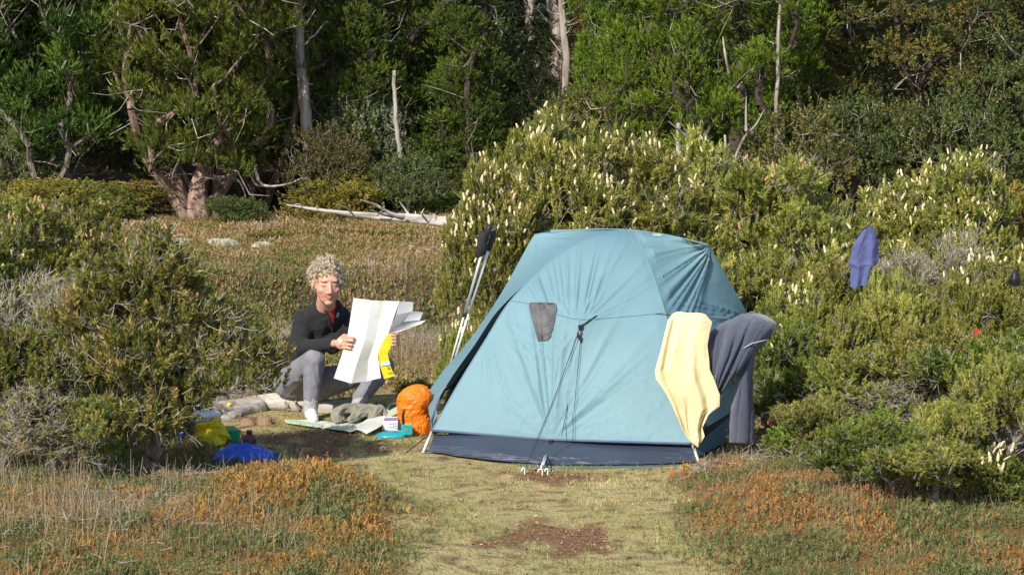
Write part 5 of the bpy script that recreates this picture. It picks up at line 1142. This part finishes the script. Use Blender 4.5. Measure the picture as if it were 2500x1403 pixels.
# teal pouch, book
c = g0(957, 1066); V, F = dome_grid(c, .10, .055, .028, 40, 16, .8); V[:, 2] += .01 * fbm(V[:, 0] * 30, V[:, 1] * 30, 3)
t = thing('dry_pouch', c, 'flat shiny teal dry pouch under the guidebook', 'pouch'); part('body', V, F, mat('teal plastic', (.01, .28, .36), .3, (.008, .22, .3), 10, .3, 40), t)
V, F = box(c + [.088, -.035, .05], (.05, .05, .055), .4); part('end_fold', V, F, mat('bright teal plastic', (.01, .42, .48), .3), t, False)
V, F = box(c + [.085, -.063, .052], (.014, .004, .014), .4); part('logo_patch', V, F, mat('orange patch', (.7, .15, .05), .6), t, False)
c = (P(957, 1042, 14.60)); t = thing('guidebook', c, 'thin open guidebook with pale cover leaning on the teal pouch', 'book')
q = np.array([P(937, 1020, 14.50), P(979, 1017, 14.52), P(980, 1058, 14.40), P(932, 1047, 14.40)])
def sheet(name, q, m, par, lift=0, th=.002, nx=2, ny=2):
    Gd = lin(np.array([[q[0], q[1]], [q[3], q[2]]]), ny); Gd = lin(Gd.transpose(1, 0, 2), nx).transpose(1, 0, 2) + np.array([0, -lift, lift * .3]); o = part(name, Gd.reshape(-1, 3), gridF(ny, nx), m, par, False); solid(o, th); return o
sheet('pages', q, M['white'], t, 0, .012); M['page'] = mat('page lilac white', (.66, .66, .76), .6)
sheet('cover', q, M['page'], t, .009, .002)
def sub(q, u0, u1, v0, v1):
    f = lambda u, v: (q[0] * (1 - u) + q[1] * u) * (1 - v) + (q[3] * (1 - u) + q[2] * u) * v
    return np.array([f(u0, v0), f(u1, v0), f(u1, v1), f(u0, v1)])
sheet('cover_band', sub(q, .04, .97, .02, .24), mat('muted purple print', (.24, .17, .33), .6), t, .012, .001)
for k_ in range(4): sheet('print_line', sub(q, .35 if k_ % 2 else .55, .85, .36 + .11 * k_, .40 + .11 * k_), mat('grey print', (.38, .38, .48), .6), t, .012, .001)
# heap of clothes
M['olive'] = mat('grey olive fleece', (.235, .225, .175), .95, (.19, .18, .14), 30, .5, 200, sheen=.2)
t = thing('jumper', g0(880, 1038), 'grey olive jumper rolled in a heap on the spread map', 'jumper')
for nm, pts, rd, sd in [('sleeve', [(826, 1032, 14.62), (822, 1012, 14.64), (838, 998, 14.68), (862, 1000, 14.7), (868, 1015, 14.66), (852, 1026, 14.62)], [.022, .030, .030, .030, .03, .02], 1), ('body', [(845, 1022, 14.74), (870, 1006, 14.76), (900, 1005, 14.76), (925, 1010, 14.74), (940, 1018, 14.72)], [.04, .050, .050, .04, .02], 2),
                        ('fold', [(866, 1024, 14.66), (880, 1008, 14.66), (900, 1004, 14.68), (912, 1022, 14.64)], [.022, .028, .028, .018], 3), ('fold', [(905, 1030, 14.64), (918, 1008, 14.66), (930, 996, 14.7), (944, 1014, 14.68)], [.018, .026, .022, .012], 4)]:
    p = cr(np.array([P(*q_) for q_ in pts]), 36); r = np.interp(np.linspace(0, 1, 36), np.linspace(0, 1, len(rd)), rd)
    V, F = tube_path(p, r, 28, True, lambda a, i, sd=sd: 1 + .16 * np.sin(a * 3 + i * .3 + sd) + .10 * np.sin(a * 7 - i * .2)); V[:, 2] = np.maximum(V[:, 2], .006); part(nm, V, F, M['olive'], t)
# maps
def papermat(name, c, stain, sc, lo=.62):
    m, nt, b = newmat(name); b.inputs['Roughness'].default_value = .55
    tc = N(nt, 'ShaderNodeTexCoord'); n = N(nt, 'ShaderNodeTexNoise'); n.inputs['Scale'].default_value = sc; n.inputs['Detail'].default_value = 2; nt.links.new(tc.outputs['Object'], n.inputs['Vector'])
    r = N(nt, 'ShaderNodeValToRGB'); r.color_ramp.elements[0].position = lo; r.color_ramp.elements[1].position = lo + .05; r.color_ramp.elements[0].color = (*c, 1); r.color_ramp.elements[1].color = (*stain, 1)
    nt.links.new(n.outputs[0], r.inputs[0]); nt.links.new(r.outputs[0], b.inputs['Base Color'])
    out = nt.nodes['Material Output']; tr = N(nt, 'ShaderNodeBsdfTranslucent'); mx = N(nt, 'ShaderNodeMixShader'); nt.links.new(r.outputs[0], tr.inputs[0]); mx.inputs[0].default_value = .22
    nt.links.new(b.outputs[0], mx.inputs[1]); nt.links.new(tr.outputs[0], mx.inputs[2]); nt.links.new(mx.outputs[0], out.inputs[0]); return m
M['paper'] = papermat('white map paper', (.76, .76, .77), (.68, .68, .62), 4.0, .52); M['paperG'] = papermat('printed map paper', (.80, .81, .76), (.50, .66, .42), 5, .52)
t = thing('spread_map', g0(820, 1045), 'large unfolded map spread on the grass under the feet and clothes', 'map')
def gsheet(name, rows, m, par, n=3, lift=.006, seed=1, th=.0015):
    Gd = lin(np.array([[G(*q[:2]) + [0, 0, q[2]] for q in r] for r in rows]), 16); Gd = lin(Gd.transpose(1, 0, 2), 60).transpose(1, 0, 2)
    Gd[..., 2] += .008 * fbm(Gd[..., 0] * 14, Gd[..., 1] * 14, seed) + lift; o = part(name, Gd.reshape(-1, 3), gridF(16, 60), m, par); solid(o, th)
gsheet('map_sheet', [[(693, 1033, .01), (760, 1028, .0), (815, 1035, .0), (870, 1033, 0), (925, 1030, .02)], [(700, 1036, .0), (745, 1046, .008), (795, 1049, 0), (856, 1062, .01), (900, 1047, .01)]], M['paperG'], t)
gsheet('map_sheet', [[(900, 1035, .03), (930, 1030, .05), (955, 1012, .06)], [(868, 1058, .02), (895, 1067, .012), (932, 1056, .03)]], M['paper'], t, seed=3)
Gd = np.array([[P(925, 1018, 14.70), P(950, 1002, 14.70), P(978, 987, 14.70)], [P(880, 1040, 14.64), P(925, 1030, 14.64), P(976, 1006, 14.64)]]); Gd = cr(lin(Gd, 12).transpose(1, 0, 2), 20).transpose(1, 0, 2); o = part('map_corner', Gd.reshape(-1, 3), gridF(12, 20), mat('greenish map corner', (.36, .40, .30), .6, (.30, .34, .24), 12), t); solid(o, .0015)

t = thing('map', P(900, 830, 14.65), 'large white creased folding map with a yellow cover held open by the woman', 'map')
def pl(name, rows, m, n=(12, 6), th=.0004):
    for r in range(len(rows) - 1):
        for c_ in range(len(rows[0]) - 1):
            q = np.array([[P(*rows[r][c_]), P(*rows[r][c_ + 1])], [P(*rows[r + 1][c_]), P(*rows[r + 1][c_ + 1])]]); Gd = lin(lin(q, n[0]).transpose(1, 0, 2), n[1]).transpose(1, 0, 2)
            s_ = np.linspace(0, 1, n[1])[None]; t_ = np.linspace(0, 1, n[0])[:, None]; Gd[..., 1] += .0008 * np.sin(math.pi * s_) * np.sin(math.pi * t_) * (1 if (r + c_) % 2 else -1)
            o = part(name, Gd.reshape(-1, 3), gridF(*n), m, t, True); solid(o, th)
pl('map_panel', [[(863, 727, 14.66), (908, 733, 14.635), (936, 734, 14.65), (975, 735, 14.63)], [(848, 823, 14.66), (891, 828, 14.63), (918, 824, 14.655), (945, 822, 14.64)]], M['paper'])
pl('map_panel', [[(848, 823, 14.66), (891, 828, 14.63), (918, 824, 14.655), (945, 822, 14.64)], [(832, 873, 14.65), (872, 885, 14.60), (900, 876, 14.65), (922, 866, 14.645)], [(815, 923, 14.635), (857, 935, 14.585), (896, 930, 14.64), (930, 922, 14.63)]], M['paper'])
pl('map_flap', [[(975, 735, 14.62), (1009, 737, 14.68)], [(967, 768, 14.62), (1007, 760, 14.67)], [(950, 812, 14.64), (968, 800, 14.66)]], M['paper'])
pl('map_flap', [[(1007, 759, 14.64), (1033, 762, 14.70)], [(985, 785, 14.62), (1025, 781, 14.67)], [(950, 812, 14.64), (972, 806, 14.65)]], M['paper'])
pl('map_flap', [[(985, 790, 14.60), (1041, 781, 14.66)], [(960, 807, 14.61), (1028, 791, 14.64)], [(950, 814, 14.62), (975, 809, 14.62)]], M['paper'])
M['yellow'] = mat('yellow map cover', (.72, .56, .01), .5, (.68, .52, .01), 6)
pl('yellow_cover', [[(948, 814, 14.625), (966, 815, 14.635)], [(933, 836, 14.62), (958, 838, 14.63)], [(923, 864, 14.60), (946, 862, 14.62)], [(930, 900, 14.60), (953, 893, 14.61)], [(938, 925, 14.60), (963, 917, 14.61)]], M['yellow'])
pl('cover_band', [[(930, 884, 14.595), (951, 881, 14.605)], [(932, 893, 14.595), (953, 890, 14.605)]], mat('pale blue band', (.55, .68, .75), .5), (3, 3))
pl('cover_emblem', [[(945, 894, 14.597), (950, 893, 14.599)], [(946, 900, 14.597), (951, 899, 14.599)]], mat('ochre print', (.40, .28, .01), .5), (3, 3))
pl('cover_lettering', [[(947, 910, 14.596), (958, 907, 14.599)], [(947, 912, 14.596), (958, 909, 14.599)]], mat('dark print', (.10, .07, .01), .5), (3, 3))

# ------------------------------------------------------------------ the woman
def sphere(c, r, n=14, m=10, B=None):
    c = np.asarray(c, float); r = np.broadcast_to(r, (3,)); V = [[0, 0, 1]]; F = []
    for i in range(1, m):
        th = math.pi * i / m
        for k in range(n): a = 2 * math.pi * k / n; V.append([math.sin(th) * math.cos(a), math.sin(th) * math.sin(a), math.cos(th)])
    V.append([0, 0, -1]); V = np.array(V) * r
    if B is not None: V = V @ B.T
    for k in range(n):
        F.append((0, 1 + k, 1 + (k + 1) % n)); L_ = len(V) - 1; b0 = 1 + (m - 2) * n; F.append((L_, b0 + (k + 1) % n, b0 + k))
        for i in range(m - 2): a_, b_ = 1 + i * n + k, 1 + i * n + (k + 1) % n; F.append((a_, a_ + n, b_ + n, b_))
    return V + c, F
def cap(a, ra, b_, rb, n=16):
    a, b_ = np.asarray(a, float), np.asarray(b_, float); V, F = tube_path([a, b_], [ra, rb], n); out = [(V, F), sphere(a, ra, n), sphere(b_, rb, n)]; return out
def union(name, prims, vox, m, par, smooth=6, disp=None, keep=None):
    V, F, n = [], [], 0
    for v, f in prims: V.extend(map(tuple, v)); F.extend([tuple(i + n for i in q) for q in f]); n += len(v)
    me = bpy.data.meshes.new('tmp'); me.from_pydata(V, [], F); o = bpy.data.objects.new('tmp', me); COL.objects.link(o)
    md = o.modifiers.new('r', 'REMESH'); md.mode = 'VOXEL'; md.voxel_size = vox; md2 = o.modifiers.new('s', 'SMOOTH'); md2.iterations = smooth; md2.factor = .6
    dg = bpy.context.evaluated_depsgraph_get(); me2 = bpy.data.meshes.new_from_object(o.evaluated_get(dg)); bpy.data.objects.remove(o); bpy.data.meshes.remove(me)
    if keep:                              # thin out the mesh where clothes cover it
        o = bpy.data.objects.new('tmp', me2); COL.objects.link(o); vg = o.vertex_groups.new(name='g')
        vg.add([v.index for v in me2.vertices if not any((v.co - Vector(k)).length < r for k, r in keep)], 1.0, 'REPLACE')
        dm = o.modifiers.new('d', 'DECIMATE'); dm.ratio = .34; dm.vertex_group = 'g'; dm.vertex_group_factor = 10
        dg = bpy.context.evaluated_depsgraph_get(); me3 = bpy.data.meshes.new_from_object(o.evaluated_get(dg)); bpy.data.objects.remove(o); bpy.data.meshes.remove(me2); me2 = me3
    co = np.empty(len(me2.vertices) * 3, np.float32); me2.vertices.foreach_get('co', co); co = co.reshape(-1, 3).astype(float)
    if disp is not None:
        no = np.empty_like(co, dtype=np.float32).ravel(); me2.vertices.foreach_get('normal', no); no = no.reshape(-1, 3); co = co + no * disp(co)[:, None]
    W = co.copy(); L_ = co - np.array(par.location); me2.vertices.foreach_set('co', L_.astype(np.float32).ravel()); me2.name = name; me2.update()
    me2.polygons.foreach_set('use_smooth', [True] * len(me2.polygons)); me2.materials.clear(); ob = link(name, me2, m, par); return ob, W
hipR, hipL = P(708, 934, 15.22), P(775, 938, 15.18)
kneeR, kneeL = P(768, 878, 14.84), P(938, 893, 15.02)
ankR, ankL = P(758, 988, 14.86), P(868, 985, 14.90)
footR, footL = P(766, 1027, 14.74), P(882, 1012, 14.80)
pel = P(732, 922, 15.24); waist = P(733, 872, 15.20); chest = P(768, 802, 15.10); nb = P(792, 752, 15.02)
shR, shL = P(732, 780, 15.06), P(838, 772, 15.14); elR, elL = P(734, 848, 14.96), P(898, 848, 15.0); wrR, wrL = P(815, 838, 14.74), P(950, 836, 14.76)
person = thing('person', P(745, 1000, 15.1) * [1, 1, 0], 'woman in black pullover and grey trousers squatting on the log reading a white map', 'person')
fw = np.array([.25, -.95, -.13]); fw /= np.linalg.norm(fw); up_ = np.array([.03, -.12, 1.0]); rt = np.cross(fw, up_); rt /= np.linalg.norm(rt); up_ = np.cross(rt, fw)
rt = -rt if rt[0] < 0 else rt; HB = np.stack([rt, fw, up_], 1); HC = P(798, 692, 14.93); HS = 1.10
def hl(x, y, z): return HC + HB @ (np.array([x, y, z]) * HS)
def he(x, y, z, rx, ry, rz, n=20, m=14): return sphere(hl(x, y, z), np.array([rx, ry, rz]) * HS, n, m, HB)
pr = [he(0, -.012, .03, .074, .092, .090, 28, 20), he(0, .033, -.022, .065, .061, .078, 28, 20), he(0, .036, -.066, .051, .048, .040, 24, 16), he(0, .066, -.092, .025, .020, .019), he(0, .066, .036, .050, .022, .022), he(0, .066, -.056, .031, .023, .028)]
for sx in (-1, 1):
    pr += [he(sx * .036, .060, -.022, .026, .025, .023), he(sx * .079, -.006, -.005, .009, .019, .033), he(sx * .012, .094, -.031, .0085, .010, .0075), he(sx * .029, .082, .034, .018, .008, .006), he(sx * .030, .076, .007, .015, .010, .0075)]
    pr += cap(hl(sx * .027, .0775, -.049), .0035 * HS, hl(0, .0895, -.057), .0045 * HS, 8) + cap(hl(sx * .015, .0825, -.062), .0040 * HS, hl(0, .088, -.067), .0055 * HS, 8)
pr += cap(hl(0, .086, .018), .0085 * HS, hl(0, .106, -.026), .0112 * HS, 12)
pr += cap(hl(0, .0, -.075), .052 * HS, nb + [0, .02, -.02], .062)
pr += cap(nb + [0, .03, -.05], .07, pel, .09); pr += cap(shR, .04, elR, .032) + cap(elR, .030, wrR, .024) + cap(shL, .04, elL, .032) + cap(elL, .030, wrL, .024) + cap(nb, .05, shR, .04) + cap(nb, .05, shL, .04)
pr += cap(hipR, .07, kneeR, .045) + cap(kneeR, .042, kneeR * .4 + ankR * .6, .028) + cap(hipL, .07, kneeL, .045) + cap(kneeL, .042, kneeL * .4 + ankL * .6, .028)
# right hand: fingers closed over the left edge of the map
pm = P(832, 838, 14.665); pr += [sphere(pm, (.032, .016, .038), 16, 12)] + cap(wrR, .024, pm, .022, 12)

for k_, (y0, y1, y2, r_) in enumerate([(824, 822, 828, .0088), (832, 830, 834, .0092), (841, 840, 842, .0088), (849, 849, 849, .0076)]):
    a1, a2, a3, a4 = P(838, y0, 14.655), P(852 - k_, y1, 14.628), P(863 - k_ * 2.2, y1 + 2, 14.622), P(868 - k_ * 3.2, y2 + 1, 14.645)
    pr += cap(a1, r_ * 1.1, a2, r_, 10) + cap(a2, r_, a3, r_ * .95, 10) + cap(a3, r_ * .95, a4, r_ * .8, 10)
a1, a2, a3 = P(828, 828, 14.68), P(840, 818, 14.70), P(856, 820, 14.705); pr += cap(a1, .012, a2, .0105, 10) + cap(a2, .0105, a3, .009, 10)
# left hand: seen past the yellow cover
pm = P(968, 828, 14.70); pr += [sphere(pm, (.020, .024, .036), 16, 12)] + cap(wrL, .024, pm, .022, 12)
for k_, (y0, r_) in enumerate([(817, .0088), (825, .0090), (833, .0086), (841, .0076)]):
    a1, a2, a3 = P(973, y0, 14.665), P(966, y0 + 1, 14.612), P(955 + k_, y0 + 2, 14.598)
    pr += cap(P(972, y0 + 2, 14.70), r_ * 1.1, a1, r_ * 1.05, 10) + cap(a1, r_, a2, r_, 10) + cap(a2, r_, a3, r_ * .85, 10)
a1, a2 = P(968, 812, 14.68), P(957, 806, 14.66); pr += cap(pm, .013, a1, .0105, 10) + cap(a1, .0105, a2, .009, 10)
m, nt, b = newmat('skin'); b.inputs['Roughness'].default_value = .48; b.inputs['Subsurface Weight'].default_value = .0
at = N(nt, 'ShaderNodeAttribute'); at.attribute_name = 'col'; nt.links.new(at.outputs['Color'], b.inputs['Base Color']); M['skin'] = m
body, W = union('body', pr, .0040, m, person, 5, keep=[(HC, .17), (P(845, 836, 14.66), .07), (P(964, 828, 14.66), .07)])
q = ((W - HC) @ HB) / HS; X, Y, Z = q.T
colr = np.tile(np.array([.56, .30, .215]), (len(W), 1))
def tint(mask, c, a=1.): 
    global colr
    w_ = (np.clip(mask, 0, 1) * a)[:, None]; colr = colr * (1 - w_) + np.array(c) * w_
frontm = (Y > .03) & (np.abs(Z) < .2)
for sx in (-1, 1): tint(np.exp(-(((X - sx * .042) / .024) ** 2 + ((Z + .028) / .024) ** 2)) * frontm, (.60, .21, .16), .6)
tint(np.exp(-((X / .015) ** 2 + ((Z + .022) / .02) ** 2)) * frontm, (.62, .24, .19), .6)
lipc = -.0608 + 15 * X ** 2
tint(np.exp(-((Z - lipc) / .0058) ** 2 - (X / .026) ** 4) * (Y > .06), (.48, .15, .13), .85); tint(np.exp(-((Z - lipc + .0003) / .0022) ** 2 - (X / .029) ** 4) * (Y > .06), (.14, .02, .02), .95)
for sx in (-1, 1):
    ey = .008 - 6 * (X - sx * .031) ** 2
    tint(np.exp(-((Z - ey) / .0042) ** 2 - ((X - sx * .030) / .014) ** 4) * (Y > .045), (.10, .035, .025), .95)
    br = .030 - 9 * (X - sx * .030) ** 2; tint(np.exp(-((Z - br) / .0055) ** 2 - ((X - sx * .031) / .018) ** 4) * (Y > .045), (.28, .17, .10), .75)
    tint(np.exp(-(((X - sx * .031) / .022) ** 2 + ((Z - .0) / .011) ** 2)) * frontm, (.50, .17, .14), .5)
ca = body.data.attributes.new('col', 'FLOAT_COLOR', 'POINT'); ca.data.foreach_set('color', np.c_[colr, np.ones(len(colr))].astype(np.float32).ravel())
# hair: scalp shell and curls
rng = np.random.default_rng(77)
M['hair'] = mat('ash blond hair', (.60, .52, .39), .55, (.30, .245, .17), 60, 0, c3=(.47, .40, .29))
hp_ = [he(0, -.025, .052, .074, .090, .078, 28, 20), he(0, -.055, .0, .078, .066, .08, 24, 16), he(-.060, -.03, .03, .022, .040, .040), he(.060, -.03, .03, .022, .040, .040)]
def hd(W): q = ((W - HC) @ HB) / HS; return .014 * (fbm(q[:, 0] * 60 + q[:, 2] * 30, q[:, 1] * 60 + q[:, 2] * 40, 3, 2) - .5)
hair, _ = union('hair', hp_, .006, M['hair'], person, 3, hd)
Vs, Fs, n = [], [], 0
cnt = 0
while cnt < 360:
    d = rng.normal(0, 1, 3); d /= np.linalg.norm(d)
    p = np.array([0, -.025, .045]) + d * np.array([.080, .090, .087]) * rng.uniform(.95, 1.1)
    if p[1] > .052 and p[2] < .055: continue
    if p[2] < -.055: continue
    if p[1] > .02 and p[2] < .02: continue
    if abs(p[0]) > .06 and p[1] > .045 and p[2] < .03: continue
    cnt += 1; nrm_ = d + rng.normal(0, .35, 3); nrm_ /= np.linalg.norm(nrm_); B = basis(nrm_[None], np.array([rng.random() * 6.28]))[0]
    R_ = rng.uniform(.010, .021); a = np.linspace(0, rng.uniform(1.5, 3.4), 10); loc = np.stack([np.cos(a) * R_, np.sin(a) * R_ * .8, a * .004 + rng.uniform(-.006, .010)], 1)
    if p[1] > .03: B = basis((np.array([0, 1, .2]) + rng.normal(0, .4, 3))[None], np.array([rng.random() * 6.28]))[0]
    for k_ in range(6):
        jo = rng.normal(0, .0032, 3); pts = np.array([hl(*(p + B @ (l_ * (1 + .12 * k_ * i_ / 9) + jo))) for i_, l_ in enumerate(loc)]); V, F = tube_path(pts, np.linspace(.0023, .0008, 10), 3, False)
        Vs.append(V); Fs.extend([tuple(i + n for i in f) for f in F]); n += len(V)
o = part('curls', np.concatenate(Vs), Fs, M['hair'], person); o['kind'] = 'stuff'; bpy.data.objects[o.name].parent = person
# clothes
def wr2(W): return .0065 * ((1 - np.abs(2 * fbm(W[:, 0] * 26 + W[:, 1] * 20 + W[:, 2] * 7, W[:, 2] * 7 - W[:, 0] * 5, 19, 3) - 1)) ** 2.5 - .3)
def wr(sc, amp, seed): return lambda W: amp * ((1 - np.abs(2 * fbm(W[:, 0] * sc + W[:, 1] * sc * .6, W[:, 2] * sc * 1.6, seed, 3) - 1)) ** 2 - .4)
M['jack'] = mat('black knit', (.010, .010, .012), .92, (.016, .016, .018), 40, .4, 300, sheen=.05)
jp = cap(nb + [0, .035, -.055], .088, chest + [0, .03, 0], .115) + cap(chest + [0, .03, .0], .122, waist, .122) + cap(waist, .124, P(732, 898, 15.22), .120)
jp += cap(shR + [.015, .0, -.005], .066, elR, .053) + cap(elR, .049, wrR + (elR - wrR) * .06, .034) + cap(shL + [-.02, 0, -.01], .062, elL, .050) + cap(elL, .049, wrL + (elL - wrL) * .06, .036) + cap(nb + [0, .02, -.02], .075, shR + [.02, .01, .0], .060) + cap(nb + [0, .02, -.02], .075, shL + [-.02, .01, 0], .060)
jp += cap(P(810, 830, 15.1), .085, P(850, 800, 15.12), .075)
jp += cap(P(778, 750, 15.03), .048, P(775, 730, 15.05), .030) + cap(P(820, 756, 15.05), .040, P(824, 742, 15.08), .024) + cap(P(774, 728, 15.05), .026, P(792, 716, 15.10), .030)
jp += cap(nb + [0, .03, -.02], .072, hl(0, -.045, -.105), .058)
jack, JW = union('pullover', jp, .0095, M['jack'], person, 8, wr(9, .012, 5))
pts = [tuple(v.co) for v in jack.data.vertices]; off = Vector(person.location); bJ = BVHTree.FromPolygons([tuple(Vector(p) + off) for p in pts], [tuple(p.vertices) for p in jack.data.polygons])
drape('red_shirt', [(744, 788, 822), (750, 793, 820), (758, 798, 817), (768, 801, 815), (780, 803, 813), (790, 805, 811), (800, 807, 809)], bJ, mat('red shirt', (.50, .022, .025), .8), person, 8, .006)
line_on('collar_edge', [(776, 730), (786, 745), (800, 765), (806, 802)], bJ, .007, M['jack'], person, 20, .006, 8); line_on('collar_edge', [(832, 745), (822, 752), (815, 770), (809, 802)], bJ, .007, M['jack'], person, 20, .006, 8)
line_on('zipper', [(808, 796), (809, 806)], bJ, .003, M['silverm'], person, 5, .010); drape('chest_logo', [(762, 823, 828), (766, 821, 827), (774, 820, 824)], bJ, mat('grey print', (.45, .45, .45), .7), person, 3, .004)
M['trou'] = mat('grey trousers', (.20, .20, .235), .85, (.17, .17, .20), 20, .2, 120)
tp = cap(hipR, .100, kneeR, .066) + cap(hipL, .098, kneeL, .066) + cap(kneeR, .064, ankR + (kneeR - ankR) * .16, .050) + cap(kneeL, .064, ankL + (kneeL - ankL) * .16, .050) + cap(hipR, .105, hipL, .105) + cap(pel, .118, waist + [0, 0, .01], .112) + [sphere((hipR + kneeR) / 2 + [0, 0, -.02], (.06, .10, .06))]
def tw_(W): return wr2(W) 
trou, _ = union('trousers', tp, .0095, M['trou'], person, 7, tw_)
M['sock'] = mat('grey sock', (.40, .40, .41), .95, (.30, .30, .31), 60, .6, 300)
sk = cap(kneeR * .25 + ankR * .75, .047, ankR + [0, 0, -.045], .044, 18); union('sock', sk, .006, M['sock'], person, 5, wr(30, .004, 4)); sk = cap(kneeL * .25 + ankL * .75, .047, ankL + [.0, -.03, -.06], .046, 18); union('sock', sk, .006, M['sock'], person, 5, wr(30, .004, 4))
M['shoe'] = mat('white sock foot', (.74, .74, .74), .9, (.66, .66, .66), 20, .4, 200)
for a_, f_ in ((ankR, footR), (ankL, footL)):
    heel = np.array([a_[0], a_[1] + .03, .040]); toe = np.array([f_[0], f_[1] - .03, .030])
    union('foot_covering', cap(a_ + [0, 0, -.03], .042, heel, .040, 18) + cap(heel, .038, toe, .032, 18) + cap(a_ + [0, 0, -.05], .040, (heel + toe) / 2, .036, 18), .006, M['shoe'], person, 6, wr(30, .004, 9))
